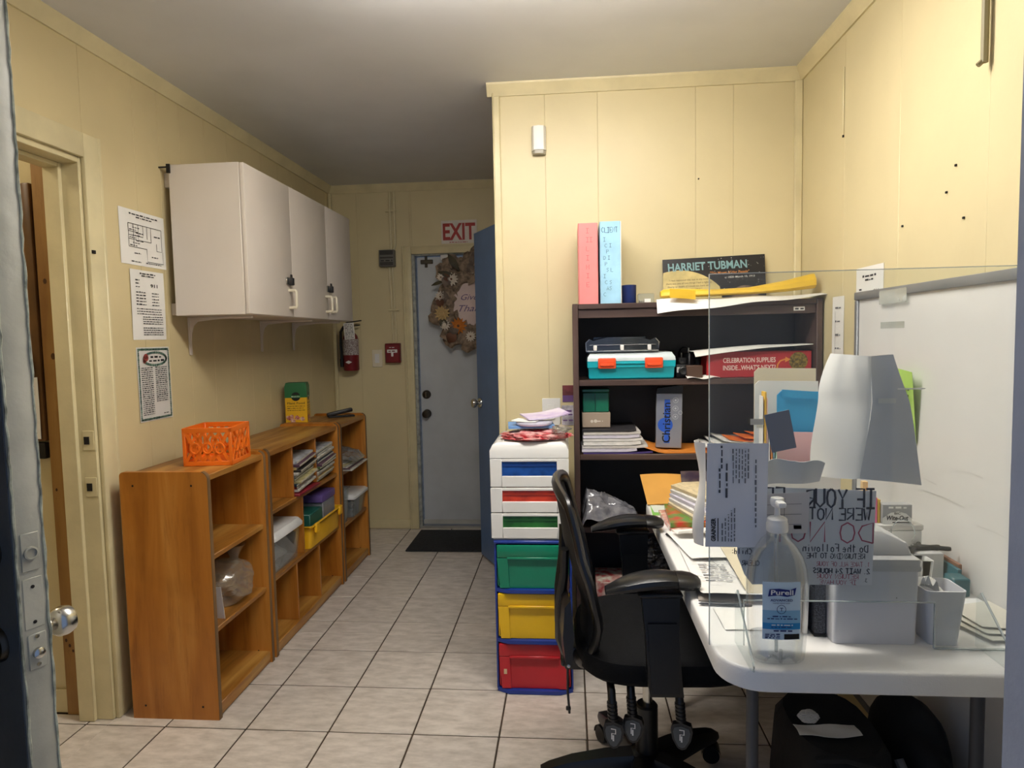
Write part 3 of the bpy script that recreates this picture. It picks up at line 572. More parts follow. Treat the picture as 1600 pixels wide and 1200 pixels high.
# far cubby contents
M_film2 = clear('grey film', body=.4, gloss=.12, rim=.6, bodycol='8A8580', rough=.15)
tag(draped(-1.60, -1.265, 3.69, 4.09, .669, .11, 21, tip=.45).build('plastic_bag', M_film2, None, ang=20), 'crumpled grey bag in the top cell of the farthest shelf', 'bag')
for k in range(5):
    mag('%s magazine, %s under the grey bag in the farthest shelf' % (CNAME[(k*3+6) % 12], ordl(k, 5)), 'papers in the top cell of the farthest shelf', -1.60, -1.27-.012*k, 3.70+.01*k, 4.07-.015*k, .632+.0072*k, .0068, 0, MAGC[(k*3+6) % 12], r.uniform(-.06, .06))
bin_('storage_bin', 'shallow clear bin with white lid in the farthest shelf', -1.59, -1.30, 3.83, 4.09, .3215, .12, M_clear, .02, M_lidw)
bin_('storage_bin', 'clear open bin beside the white-lidded one in the farthest shelf', -1.59, -1.31, 3.685, 3.80, .3215, .20, M_clear, lip=.005)
tag(MB().blob((-1.45, 3.742, .40), .10, .042, .06, .2, 31, flat=.326).build('toys', mat('mixed brown toys', '8A5A34', rough=.6, var=.5, scale=40, hex2='D0A878'), None), 'brown odds and ends inside the clear open bin', 'toys')
tag(MB().blob((-1.45, 3.96, .37), .10, .10, .045, .25, 33, flat=.326).build('toys', mat('grey contents', '6E6A72', rough=.7, var=.4, scale=40), None), 'grey odds and ends inside the shallow clear bin', 'toys')
t = thing('stapler', 'black stapler lying on top of the farthest shelf', 'stapler', (-1.42, 4.02, .9112))
MB(TR(-1.42, 4.02, .9112, rz=.5)).box(-.08, .08, -.02, .02, 0, .012, .003).build('base', M_black, t)
MB(TR(-1.42, 4.02, .9112, rz=.5, ry=-.18)).box(-.085, .075, -.018, .018, .02, .045, .008, 2).build('arm', M_black, t)
# ------------------------------------------------------------------ papers on the left wall
M_paper = mat('white paper', 'EEECE6', rough=.7, var=.03)
M_paper2 = mat('grey paper', 'DAD8D2', rough=.7, var=.03)
def wallpaper(label, F, w, h, curl=.004, m=None, seed=0, name='notice', cat='notice'):
    rnd = random.Random(seed); p = [rnd.uniform(0, 6) for _ in range(4)]
    o = MB().sheet(lambda u, v: F.p(u*w, v*h, .0015+curl*(.5+.5*sin(3*v+p[0]))*abs(2*u-1)**2), 8, 8, .0006).build(name, m or M_paper, None)
    return tag(o, label, cat)
def above(F, w, curl): return Fr(F.o+F.n*(.0022+curl), F.u, F.v)
F = Fr((-1.70, 2.428, 1.70), Vector((0, .29, .0)), (0, 0, 1))
o = wallpaper('paper floor plan, highest of the three notices on the left wall', F, .285, .215, .001, seed=1); G = above(F, .285, .001)
m = MB().dashes(G, .06, .24, .196, .006, 1).dashes(G, .1, .2, .186, .005, 2)
def line(m, G, pts, wd=.0016): return m.stroke(G, pts, wd)
for pts in ([(.05, .16), (.26, .16)], [(.05, .16), (.05, .07)], [(.05, .07), (.16, .07)], [(.16, .07), (.16, .02), (.265, .02), (.265, .07)], [(.26, .16), (.26, .07), (.225, .07)], [(.225, .07), (.225, .10)], [(.05, .13), (.11, .13)], [(.11, .16), (.11, .10), (.19, .10)], [(.14, .16), (.14, .12)], [(.165, .16), (.165, .11)], [(.19, .16), (.19, .10)], [(.05, .10), (.10, .10)], [(.05, .115), (.14, .115)], [(.08, .16), (.08, .07)]): line(m, G, pts, .0022)
for k in range(8): m.dashes(G, .056+.02*(k % 3), .10+.02*(k % 3), .075+.01*k, .004, k)
m.dashes(G, .21, .25, .125, .005, 20).dashes(G, .19, .23, .04, .005, 21).dashes(G, .08, .12, .045, .005, 22).dashes(G, .06, .12, .012, .004, 23).dashes(G, .15, .25, .012, .004, 24).build('plan_lines', M_ink, o)
F = Fr((-1.70, 2.472, 1.405), (0, 1, 0), (0, 0, 1))
o = wallpaper('white typed emergency sheet, middle of the three notices on the left wall', F, .215, .278, .003, seed=2); G = above(F, .2, .0015)
m = MB().dashes(G, .06, .16, .262, .006, 1).dashes(G, .07, .15, .253, .005, 2).text(G, '911', .125, .213, .013, .045, bold=.02)
for k in range(3): m.dashes(G, .03, .055, .235-.013*k, .005, k+5)
for k in range(5): m.dashes(G, .03, .09, .187-.012*k, .0055, k+9).dashes(G, .13, .175, .187-.012*k, .0045, k+29)
for k in range(3): m.dashes(G, .03, .19, .122-.010*k, .004, k+40)
for k in range(4): m.dashes(G, .065, .195, .09-.009*k, .0042, k+50)
for k in range(4): m.dashes(G, .065, .195, .046-.009*k, .0042, k+60)
m.build('print', M_ink, o)
F = Fr((-1.70, 2.485, 1.075), (0, 1, 0), (0, 0, 1))
o = wallpaper('poster with a leafy green border, lowest of the three notices on the left wall', F, .215, .30, .002, seed=3, m=M_paper2, name='poster', cat='poster'); G = above(F, .2, .0012)
m = MB(); rb = random.Random(4)
for k in range(34):
    for (a, b) in ((.008+.2*k/34, .009), (.008+.2*k/34, .291), (.009, .009+.283*k/34), (.206, .009+.283*k/34)): m.disc(G, a, b, .0042+rb.random()*.0015, .0006, 7)
for k in range(40):
    a = 2*pi*k/40; m.disc(G, .115+.075*cos(a), .252+.026*sin(a), .006, .0007, 7)
m.build('leaf_border', mat('leaf print', '2F4A44', rough=.7, var=.6, scale=90, hex2='7C9A88'), o)
MB().disc(G, .055, .258, .016, .001, 12).disc(G, .045, .245, .01, .0011, 12).build('figure_print', mat('red print', 'B85A50', var=.4, scale=90), o)
m = MB().dashes(G, .085, .155, .256, .009, 3).dashes(G, .075, .175, .241, .009, 4)
for k in range(24): m.dashes(G, .022, .095, .215-.0082*k, .0042, k+70).dashes(G, .112, .19, .215-.0082*k, .0042, k+170, fill=1 if k < 18 else .0)
m.dashes(G, .155, .19, .022, .005, 7).build('print', M_ink, o)
# ------------------------------------------------------------------ side room seen through the left doorway
M_pine = wood('knotty pine', '8A6030', 'A07840', 'B28A52', rough=.45, axis='z', scale=9, coat=.1)
t = thing('pine_panel', 'tall knotty pine board against the wall just beyond the left doorway', 'board', (-1.88, 2.27, 0))
MB().box(-1.901, -1.8235, 2.257, 2.279, .0, 2.35, .003).build('board', M_pine, t)
for (a, b, rr_) in ((-1.872, .36, .018), (-1.885, .29, .007), (-1.872, .27, .007), (-1.86, .25, .006), (-1.882, .86, .006), (-1.872, 1.62, .01), (-1.86, 1.35, .012)):
    F = Fr((a, 2.257, b), (1, 0, 0), (0, 0, 1)); MB().disc(F, 0, 0, rr_*.7, .0008, 12, rr_).build('knot', mat('pine knot', '4A2A14', rough=.5), t)
t = thing('notice_board', 'wooden framed board hanging on the wall beyond the left doorway', 'board', (-2.2, 2.27, 1.04))
MB().box(-2.38, -1.938, 2.268, 2.279, 1.07, 1.94).build('panel', mat('brown board', '8A6236', rough=.6, var=.15), t)
MB().box(-1.940, -1.907, 2.252, 2.279, 1.04, 1.97, .006, 2).box(-2.41, -2.38, 2.252, 2.279, 1.04, 1.97, .006, 2).box(-2.38, -1.940, 2.252, 2.279, 1.94, 1.97, .006, 2).box(-2.38, -1.940, 2.252, 2.279, 1.04, 1.07, .006, 2).build('frame', mat('dark stained wood', '6A4826', rough=.4, var=.2), t)
F = Fr((-2.025, 2.250, 1.05), (1, 0, 0), (0, 0, 1))
o = wallpaper('white sheet clipped to the framed board beyond the left doorway', F, .105, .225, .003, seed=9)
m = MB(); G = above(F, 1, .002)
for k in range(14): m.dashes(G, .012, .092, .205-.0142*k, .0042, k)
m.build('print', M_grey_ink, o)
tag(MB().box(-2.045, -1.940, 2.232, 2.2505, 1.283, 1.352, .008, 2).box(-2.02, -1.965, 2.224, 2.232, 1.272, 1.305, .004).build('clip', M_black, None), 'black clip holding the sheet on the framed board', 'clip')
tag(MB().box(-1.99, -1.912, 2.252, 2.2785, .975, 1.035, .006, 2).box(-1.975, -1.935, 2.240, 2.252, .98, 1.0, .003).build('pouch', M_black, None), 'black pouch hanging below the sheet beyond the left doorway', 'pouch')
# ------------------------------------------------------------------ far wall fittings
FW = Fr((0, 4.72, 0), (1, 0, 0), (0, 0, 1))
M_red = mat('red enamel', '761820', rough=.3, var=.1)
t = thing('fire_extinguisher', 'red fire extinguisher hanging on the far wall beside the cabinet', 'extinguisher', (-1.555, 4.645, 1.17))
MB().lathe([(.02, 0), (.052, .004), (.056, .012), (.056, .225), (.05, .25), (.034, .27), (.02, .28), (.02, .29)], 24, (-1.555, 4.652, 1.17)).build('cylinder', M_red, t)
lb = MB(); rg = [[(-1.555+.0575*sin(a), 4.652-.0575*cos(a), z) for a in [(-1.5+3.0*k/10) for k in range(11)]]+[(-1.555+.0565*sin(a), 4.652-.0565*cos(a), z) for a in [(1.5-3.0*k/10) for k in range(11)]] for z in (1.285, 1.398)]
lb.loft(rg).build('label', mat('pale extinguisher label', 'B9B4B0', rough=.5, var=.4, scale=120, hex2='6A4A4A'), t)
FX = Fr((-1.555, 4.594, 1.235), (1, 0, 0), (0, 0, 1)); MB().fprism(FX, [(-.024, 0), (0, .012), (.024, 0), (0, -.012)], 0, .0016).build('diamond_mark', M_white, t)
MB().lathe([(.018, 0), (.018, .03), (.012, .035), (.012, .06)], 14, (-1.555, 4.652, 1.458)).build('valve', M_chrome, t)
MB(TR(-1.555, 4.652, 1.515, ry=-.12)).box(-.03, .085, -.008, .008, 0, .008, .002).box(-.03, .07, -.008, .008, -.03, -.023, .002).build('lever', M_black, t)
MB().tube([(-1.57, 4.652, 1.49), (-1.60, 4.64, 1.485), (-1.618, 4.63, 1.45), (-1.62, 4.63, 1.36), (-1.617, 4.63, 1.25)], .010, 8).lathe([(.012, 0), (.014, .06)], 10, (-1.617, 4.63, 1.20)).build('hose', M_black, t)
FX = Fr((-1.575, 4.588, 1.395), (1, 0, .06), (-.06, 0, 1)); tg = MB().fbox(FX, 0, .075, 0, .115, 0, .001).build('inspection_tag', M_paper, t)
m = MB()
for k in range(9): m.dashes(FX, .008, .068, .10-.0115*k, .005, k, d=.0016)
m.build('print', M_ink, t)
t = thing('light_switch', 'white single switch on the far wall left of the red alarm', 'switch', (-1.383, 4.719, 1.255))
MB().fbox(FW, -1.42, -1.346, 1.192, 1.318, .0004, .006, .002).build('plate', M_cream, t)
MB().fbox(FW, -1.40, -1.366, 1.222, 1.288, .006, .009, .0015).build('rocker', M_white, t)
t = thing('fire_alarm_pull', 'dark red fire alarm pull box at the foot of the thin conduits', 'alarm', (-1.257, 4.70, 1.225))
MB().fbox(FW, -1.313, -1.203, 1.222, 1.362, .0004, .045, .004).build('box', M_red, t)
al = MB().fbox(FW, -1.305, -1.211, 1.232, 1.352, .045, .05, .004).build('cover', mat('red cover', '80202A', rough=.35), t)
MB().fbox(FW, -1.295, -1.221, 1.295, 1.318, .05, .056, .002).fbox(FW, -1.266, -1.25, 1.268, 1.297, .05, .056, .002).build('pull_handle', M_white, t)
MB().dashes(FW, -1.285, -1.231, 1.302, .009, 3, d=.0568).build('lettering', M_red, t)
MB().dashes(FW, -1.28, -1.236, 1.33, .007, 4, d=.0508).build('lettering', M_white, t)
t = thing('junction_box', 'grey electrical box with pipes beside the exit door frame', 'box', (-1.275, 4.70, 1.905))
MB().fbox(FW, -1.333, -1.222, 1.908, 2.025, .0004, .05, .003).build('box', mat('grey steel', '7A7872', rough=.45, metal=.3), t)
MB().fbox(FW, -1.325, -1.23, 1.99, 2.02, .05, .054, .002).fbox(FW, -1.325, -1.23, 1.915, 1.94, .05, .054, .002).fbox(FW, -1.325, -1.23, 1.965, 1.975, .05, .054, .001).build('louvre', mat('dark steel', '4A4844', rough=.5, metal=.3), t)
m = MB().dashes(FW, -1.32, -1.235, 1.945, .012, 4, d=.0508); m.build('lettering', M_ink, t)
for x in (-1.252, -1.222): MB().tube([(x, 4.709, 2.437), (x, 4.709, 2.03)] if x < -1.23 else [(x, 4.709, 2.437), (x, 4.709, 2.06), (x-.012, 4.705, 2.026)], .009, 8).build('pipe', M_trim, t)
for x in (-1.27, -1.247): MB().tube([(x, 4.71, 1.905), (x+.012, 4.71, 1.38), (x+.005, 4.705, 1.363)], .007, 8).build('pipe', M_trim, t)
for zz in (2.30, 1.60): MB().fbox(FW, -1.285, -1.21, zz-.006, zz+.006, .0004, .02, .002).build('clamp', M_trim, t)
t = thing('exit_sign', 'white sign with red EXIT lettering above the far door', 'sign', (-.762, 4.719, 2.06))
MB().fbox(FW, -.888, -.632, 2.06, 2.222, .0004, .003, .001).build('panel', mat('sign white', 'E6DDD2', rough=.45), t)
MB().text(FW, 'EXIT', -.760, 2.088, .112, .232, d=.0036, align='C', bold=.028).dashes(FW, -.83, -.70, 2.066, .006, 3, d=.0036).build('lettering', mat('sign red', 'B02A22', rough=.5), t)
# wreath
M_mesh = mat('brown mesh ribbon', 'A28C76', rough=.8, var=.3, scale=30, bump=.5)
t = thing('wreath', 'brown ribbon and dried flower wreath hanging on the exit door', 'wreath', (-.64, 4.72, 1.64))
wc = Vector((-.64, 4.705, 1.645)); r = random.Random(7); m = MB()
for k in range(60):
    a = 2*pi*k/30+.1; rad = .24+r.uniform(-.075, .07)
    m.blob((wc.x+rad*cos(a), wc.y-.042+r.uniform(-.01, .005), wc.z+rad*sin(a)*1.08), .058, .034, .058, .45, k, 2)
m.build('ribbon_ring', M_mesh, t)
def leaf(a, rad, ln, wd, colm, tilt=0):
    d = Vector((cos(a+tilt), 0, sin(a+tilt))); s = Vector((-d.z, 0, d.x)); o = wc+Vector((cos(a)*rad, -.078, sin(a)*rad))
    MB().sheet(lambda u, v: o+d*ln*v+s*wd*(u-.5)*2*sin(pi*min(max(v, .04), .97))+Vector((0, -.02*sin(pi*v)-.01*abs(u-.5), 0)), 2, 6, .0015).build('leaf', colm, t)
M_leaf = [mat('olive leaf', '57503A', rough=.6, var=.3), mat('rust leaf', '7A4A2C', rough=.6, var=.3), mat('pale bow', 'B49A82', rough=.7, var=.2), mat('grey bow', '7A6A5E', rough=.7, var=.25, scale=20)]
for a, rad, ln, wd, k, tl in ((2.05, .24, .14, .025, 0, .1), (2.25, .22, .13, .02, 0, .6), (2.4, .20, .12, .022, 1, .2), (2.0, .12, .11, .02, 2, -1.2), (1.85, .2, .10, .03, 3, -.9), (2.7, .24, .09, .035, 3, -1.5), (2.8, .24, .09, .035, 3, 2.0), (3.3, .24, .08, .03, 1, -1.4), (3.9, .22, .09, .035, 3, .9), (4.1, .26, .09, .04, 1, 0), (1.5, .22, .12, .04, 3, .3), (1.3, .2, .12, .04, 2, 1.2), (2.55, .26, .10, .012, 0, .9), (3.6, .26, .07, .03, 0, 1.2)): leaf(a, rad, ln, wd, M_leaf[k], tl)
def flower(x, z, R, m1, m2, n=12):
    c = Vector((x, 4.618, z)); f = MB()
    for ly, (q, dz) in enumerate(((1, 0), (.7, -.008), (.42, -.014))):
        for k in range(n):
            a = 2*pi*(k+ly*.4)/n; d = Vector((cos(a), 0, sin(a))); s = Vector((-d.z, 0, d.x)); o = c+Vector((0, dz, 0))
            f.add([o, o+d*R*q*.6+s*R*q*.17+Vector((0, -.006, 0)), o+d*R*q+Vector((0, -.002, 0)), o+d*R*q*.6-s*R*q*.17+Vector((0, -.006, 0))], [(0, 1, 2, 3)])
    fo = f.build('flower', m1, t, smooth=False); MB().blob((x, 4.604, z), R*.22, .006, R*.22, .1, 2, 2).build('centre', m2, fo)
M_fw = mat('cream petals', 'EADFCF', rough=.7); M_fy = mat('straw petals', 'D8B87E', rough=.7, var=.15); M_fo = mat('orange petals', 'DC8430', rough=.7, var=.15); M_fc = mat('brown centre', '6E4A2E', rough=.8)
for x, z, R, a, b in ((-.878, 1.815, .035, M_fw, M_fc), (-.805, 1.80, .05, M_fw, M_fc), (-.885, 1.68, .045, M_fw, M_fc), (-.878, 1.565, .06, M_fy, M_fy), (-.862, 1.485, .042, M_fw, M_fw), (-.765, 1.475, .062, M_fo, M_fc), (-.68, 1.40, .04, M_fw, M_fc), (-.62, 1.86, .05, M_fw, M_fc), (-.45, 1.75, .05, M_fy, M_fc), (-.45, 1.55, .055, M_fo, M_fc)): flower(x, z, R, a, b)
P = [(.155*(1+.05*cos(9*2*pi*k/72))*cos(2*pi*k/72), .155*(1+.05*cos(9*2*pi*k/72))*sin(2*pi*k/72)) for k in range(72)]
FP = Fr((-.645, 4.640, 1.625), (1, 0, 0), (0, 0, 1)); pq = MB().fprism(FP, P, 0, .008).build('plaque', mat('pale pink plaque', 'E0CAC4', rough=.6, var=.06), t)
MB().text(FP, 'Give', -.10, .03, .04, .12, shear=.4, d=.009).text(FP, 'Thanks', -.115, -.05, .045, .22, shear=.4, d=.009).build('lettering', mat('violet ink', '6A5680', rough=.6), t)
tag(MB().box(-1.085, -.40, 4.185, 4.655, .0004, .011, .004, 2).build('door_mat', mat('black rubber mat', '24262A', rough=.85, var=.25, scale=60, bump=.4, bscale=200), None), 'black mat lying in front of the exit door', 'mat')
# ------------------------------------------------------------------ partition wall fittings
t = thing('motion_sensor', 'white motion sensor high on the yellow partition wall', 'sensor', (-.116, 2.97, 2.19))
MB().prism([(-.147+.0, 2.979), (-.147, 2.962), (-.138, 2.945), (-.116, 2.938), (-.094, 2.945), (-.085, 2.962), (-.085, 2.979)], 'z', 2.195, 2.297).build('housing', M_white, t)
MB().prism([(-.145, 2.979), (-.143, 2.962), (-.135, 2.948), (-.116, 2.942), (-.097, 2.948), (-.089, 2.962), (-.087, 2.979)], 'z', 2.180, 2.1945).build('lens', mat('grey lens', 'B0ACA0', rough=.4), t)
PW = Fr((0, 2.98, 0), (1, 0, 0), (0, 0, 1))
t = thing('light_switch', 'white wide rocker switch on the partition wall above the drawers', 'switch', (-.08, 2.979, 1.05))
MB().fbox(PW, -.122, -.040, .985, 1.108, .0004, .006, .002).build('plate', M_white, t)
MB().fbox(PW, -.098, -.066, 1.012, 1.080, .006, .010, .0015).build('rocker', M_white, t)
for k, (a, b, h0, h1, c1, lab) in enumerate(((-.03, .03, 1.09, 1.165, '7A3A3E', 'reddish flyer pinned on the wall left of the dark bookcase'), (-.035, .03, .985, 1.075, 'CFC9D6', 'white and lilac flyer on the wall left of the dark bookcase'))):
    o = MB().fbox(PW, a, b, h0, h1, .0006+.002*k, .0012+.002*k).build('flyer', mat('flyer %d' % k, c1, rough=.6, var=.3, scale=25), None); tag(o, lab, 'flyer')
    G = Fr(PW.p(a, h0, .0014+.002*k), (1, 0, 0), (0, 0, 1)); m = MB()
    if k: m.dashes(G, .006, .055, .06, .009, 2).dashes(G, .006, .05, .045, .008, 3).dashes(G, .006, .05, .02, .006, 5)
    else: m.quad(G, 0, .06, .0, .03)
    m.build('print', mat('violet print', '6C4C84', rough=.6), o)
# ------------------------------------------------------------------ drawer towers
M_bl = mat('royal blue plastic', '1F3C96', rough=.35, var=.06)
t = thing('drawer_tower', 'blue tower with green, yellow and red plastic drawers on the floor', 'drawers', (-.15, 2.66, 0))
X0, X1, Y0, Y1 = -.298, .0, 2.50, 2.86
m = MB().box(X0, X0+.008, Y0, Y1, .012, .60, .002).box(X1-.008, X1, Y0, Y1, .012, .60, .002).box(X0, X1, Y1-.006, Y1, .012, .60, .002)
for z in (.0, .2, .40): m.prism([(X0+.002, Y0+.002), (X0+.05, Y0-.022), (X1-.05, Y0-.022), (X1-.002, Y0+.002), (X1-.002, Y1), (X0+.002, Y1)], 'z', z+.002, z+.016)
m.box(X0-.002, X1+.002, Y0-.01, Y1, .592, .606, .004)
m.build('frame', M_bl, t)
for z0, z1, nm, c in ((.018, .197, 'red', 'C62430'), (.218, .397, 'yellow', 'F2C21A'), (.418, .588, 'green', '128464')):
    M_d = mat(nm+' drawer plastic', c, rough=.3, var=.05); h = z1-z0; a, b = X0+.011, X1-.011
    d = MB().box(a, b, Y0-.012, Y0+.0, z1-.05, z1, .004, 2)
    d.prism([(a, z1-.052), (b, z1-.052), (b-.010, z0), (a+.010, z0)], 'y', Y0-.004, Y0+.002)
    d.box(a, b, Y0+.002, Y1-.02, z0+.004, z0+.008).box(a, a+.004, Y0+.002, Y1-.02, z0+.004, z1-.01).box(b-.004, b, Y0+.002, Y1-.02, z0+.004, z1-.01)
    do = d.build('drawer', M_d, t); do['label'] = nm+' drawer'
    for s, e in ((a, 1), (b, -1)):
        MB().prism([(s, z1-.051), (s+e*.042, z1-.051), (s+e*.046, z0+.002), (s+e*.010, z0+.002)], 'y', Y0-.011, Y0-.0035).build('ridge', M_d, do)
    MB().box(a+.04, b-.04, Y0-.016, Y0-.0115, z1-.056, z1-.046, .002).build('pull_lip', M_d, do)
    if nm == 'red': MB().fbox(Fr((a+.018, Y0-.0125, z0+.06), (1, 0, 0), (0, 0, 1)), 0, .012, 0, .02, 0, .0012).build('sticker', mat('torn sticker', 'E8C8A0', rough=.6, var=.2), do)
t = thing('drawer_unit', 'white small three-drawer unit stacked on the blue drawer tower', 'drawers', (-.155, 2.68, .6065))
X0, X1, Y0, Y1 = -.306, -.006, 2.49, 2.84
m = MB().box(X0+.006, X1-.006, Y0+.01, Y1, .607, .612).box(X0+.006, X0+.012, Y0+.01, Y1, .612, .93, .002).box(X1-.012, X1-.006, Y0+.01, Y1, .612, .93, .002).box(X0+.012, X1-.012, Y1-.006, Y1, .612, .93)
m.loft([[(a, b, z) for a, b in ((X0+i, Y0+i*.6), (X1-i, Y0+i*.6), (X1-i, Y1-i), (X0+i, Y1-i))] for z, i in ((.925, 0), (.955, .0), (.975, .010), (.984, .028))])
for x in (X0+.05, X1-.05): m.box(x-.006, x+.006, Y0+.05, Y1-.05, .984, .988, .002)
m.build('body', M_white, t)
for z0, z1, nm, c in ((.614, .712, 'green', '2F7A2E'), (.715, .811, 'red', 'D0401E'), (.814, .923, 'blue', '1C4FA0')):
    M_d = mat(nm+' clear plastic', c, rough=.2, var=.25, scale=18); a, b, wz0, wz1 = X0+.045, X1-.045, z0+.042, z1-.012
    d = MB().box(X0, a, Y0, Y0+.009, z0, z1, .002).box(b, X1, Y0, Y0+.009, z0, z1, .002).box(a, b, Y0, Y0+.009, z0, wz0, .002).box(a, b, Y0, Y0+.009, wz1, z1, .002)
    do = d.build('drawer', M_white, t)
    wo = MB().box(a-.003, b+.003, Y0+.006, Y0+.014, wz0-.003, wz1+.003).box(a, b, Y0+.03, Y0+.20, z0+.005, wz0+.02).build('window', M_d, do); wo['label'] = nm+' tinted window'
    MB().box(a+.004, b-.004, Y0+.0035, Y0+.006, wz1-.018, wz1-.012).build('grip_line', mat(nm+' grip', {'green': '1E5A22', 'red': 'A8300F', 'blue': '143A80'}[nm], rough=.3), wo)
# pile on top of the white unit
zt = .9885
tag(crumple((-.130, 2.585, zt+.012), .125, .085, .020, 41, zt).build('packet', mat('red wrapped plastic', 'C2303A', rough=.25, var=.3, scale=25, coat=.5, hex2='E8B8B4'), None, ang=25), 'red plastic-wrapped packet at the bottom of the pile on the white drawers', 'packet')
def slab(name, label, cat, T, a, b, h, m, bev=.001, sag=0):
    return tag(MB(T).sheet(lambda u, v: ((u-.5)*a, (v-.5)*b, h/2+sag*(abs(2*u-1)**2)), 6, 4, h).build(name, m, None), label, cat)
slab('folder', 'light blue folder in the pile on the white drawers', 'folder', TR(-.155, 2.635, zt+.040, rz=.1), .18, .15, .010, mat('light blue card', '6C9AD2', rough=.5))
o = tag(MB(TR(-.14, 2.60, zt+.0515)).lathe([(.068, 0), (.072, .004), (.072, .01), (.05, .012)], 24).build('lid', mat('pale lilac plastic', 'CBCBE0', rough=.3), None), 'round pale lid in the pile on the white drawers', 'lid')
slab('packet', 'lilac printed packet on top of the pile on the white drawers', 'packet', TR(-.10, 2.66, zt+.078, rz=.35, ry=-.10, rx=.06), .17, .13, .005, mat('lilac print', 'B9A2D4', rough=.4, var=.25, scale=12, hex2='E4DCEC'), sag=.006)
slab('envelope', 'white paper strip across the pile on the white drawers', 'envelope', TR(-.17, 2.60, zt+.0655, rz=-.3, ry=.03), .10, .08, .002, M_paper, sag=.002)
tag(MB(TR(-.035, 2.53, zt+.040)).blob((0, 0, 0), .035, .028, .014, .3, 5, 3).build('plastic_bag', M_film2, None, ang=20), 'crinkled clear plastic at the right of the pile on the white drawers', 'bag')
# ------------------------------------------------------------------ dark bookcase
M_bk = wood('dark brown laminate', '3E2E2A', '4C3A34', '5A463E', rough=.4, axis='x', scale=20, coat=.05)
M_bkv = wood('dark brown laminate upright', '3E2E2A', '4C3A34', '5A463E', rough=.4, axis='z', scale=20, coat=.05)
M_bkb = mat('black back panel', '2B2B2F', rough=.6, var=.1)
t = thing('bookcase', 'dark brown open bookcase against the yellow partition wall', 'bookcase', (.51, 2.84, 0))
BX0, BX1, BY0, BY1 = .018, .992, 2.70, 2.962
for a in (BX0, BX1-.022): MB().box(a, a+.022, BY0, BY1, .001, 1.513, .0015).build('side_panel', M_bkv, t)
MB().box(BX0+.0225, BX1-.0225, BY1-.008, BY1-.002, .03, 1.49).build('back_panel', M_bkb, t)
MB().box(BX0+.0225, BX1-.0225, BY0+.004, BY1-.009, 1.491, 1.512, .002).build('top_board', M_bk, t)
MB().box(BX0+.0225, BX1-.0225, BY0+.012, BY0+.028, 1.455, 1.4905, .001).build('valance', M_bk, t)
for z in (1.204, .90, .597, .29, .06): MB().box(BX0+.0225, BX1-.0225, BY0+.004, BY1-.009, z-.024, z, .002).build('shelf_board', M_bk, t)
MB().box(BX0+.0225, BX1-.0225, BY0+.02, BY0+.035, .001, .036).build('kick_board', M_bk, t)
FBk = Fr((.885, BY0+.0119, 1.466), (1, 0, 0), (0, 0, 1)); lb = MB().fbox(FBk, 0, .042, 0, .015, .0002, .0012).build('label_plate', M_paper, t); MB().dashes(FBk, .005, .038, .004, .007, 3, d=.0016).build('print', M_ink, lb)
# ---- on top
def binder(label, x0, x1, m, h, lbl=None):
    t = thing('ring_binder', label, 'binder', ((x0+x1)/2, 2.86, 1.5125)); z = 1.5125
    MB().prism([(x0, 2.735), (x0+.004, 2.731), (x1-.004, 2.731), (x1, 2.735), (x1, 2.955), (x1-.003, 2.955), (x1-.003, 2.737), (x0+.003, 2.737), (x0+.003, 2.955), (x0, 2.955)], 'z', z, z+h).build('cover', m, t)
    MB().box(x0+.006, x1-.006, 2.742, 2.945, z+.008, z+h-.012).build('pages', M_paper2, t); return t
M_pink = mat('pink vinyl', 'EE8A88', rough=.35, var=.04); M_lb = mat('pale blue vinyl', 'A5D3EC', rough=.3, var=.08, scale=12)
t = binder('pink ring binder standing on top of the bookcase', .045, .124, M_pink, .325)
Fb = Fr((.045, 2.7308, 1.5125), (1, 0, 0), (0, 0, 1)); m = MB()
for k, s in enumerate(('I', 'II', 'L', 'I', 'M', 'I', 'E')): m.hand(Fb, s, .032, .285-.036*k, .018, .014, .0016, seed=k)
m.build('handwriting', mat('dark pink ink', 'C05A5E', rough=.6), t)
t = binder('pale blue ring binder beside the pink one on the bookcase', .132, .216, M_lb, .329)
Fb = Fr((.132, 2.7308, 1.5125), (1, 0, 0), (0, 0, 1))
MB().box(.214, .2175, 2.733, 2.95, 1.5126, 1.842, .001).build('spine_edge', M_white, t)
m = MB().hand(Fb, 'CLIENT', .008, .285, .020, .0108, .0022, seed=1)
for k, s in enumerate(('I', 'C I', 'P', 'D I', 'P', 'S L', 'I', 'C S', 'AS', 'C')): m.hand(Fb, s, .014+.006*(k % 3), .25-.0245*k, .015, .011, .0013, seed=k+3)
m.build('handwriting', mat('navy ink', '34506E', rough=.6), t)
t = thing('mug', 'small dark blue cup beside the blue binder on the bookcase', 'cup', (.25, 2.80, 1.5125))
MB().lathe([(.026, 0), (.029, .004), (.030, .076), (.027, .076), (.026, .006), (.001, .006)], 24, (.252, 2.79, 1.5125)).build('body', mat('navy glaze', '1D2E66', rough=.3, var=.1), t)
t = thing('small_box', 'small clear box of odds and ends right of the blue cup', 'box', (.32, 2.79, 1.5125))
MB().box(.287, .352, 2.765, 2.82, 1.5126, 1.552, .003).build('case', M_clear, t)
MB().box(.292, .33, 2.77, 2.81, 1.514, 1.528, .002).build('contents', mat('mixed contents', 'BFB49A', rough=.6, var=.5, scale=60), t)
F = Fr((.292, 2.7645, 1.516), (1, 0, 0), (0, 0, 1)); MB().fbox(F, .02, .045, 0, .014, .0002, .0012).build('label', M_paper, t)
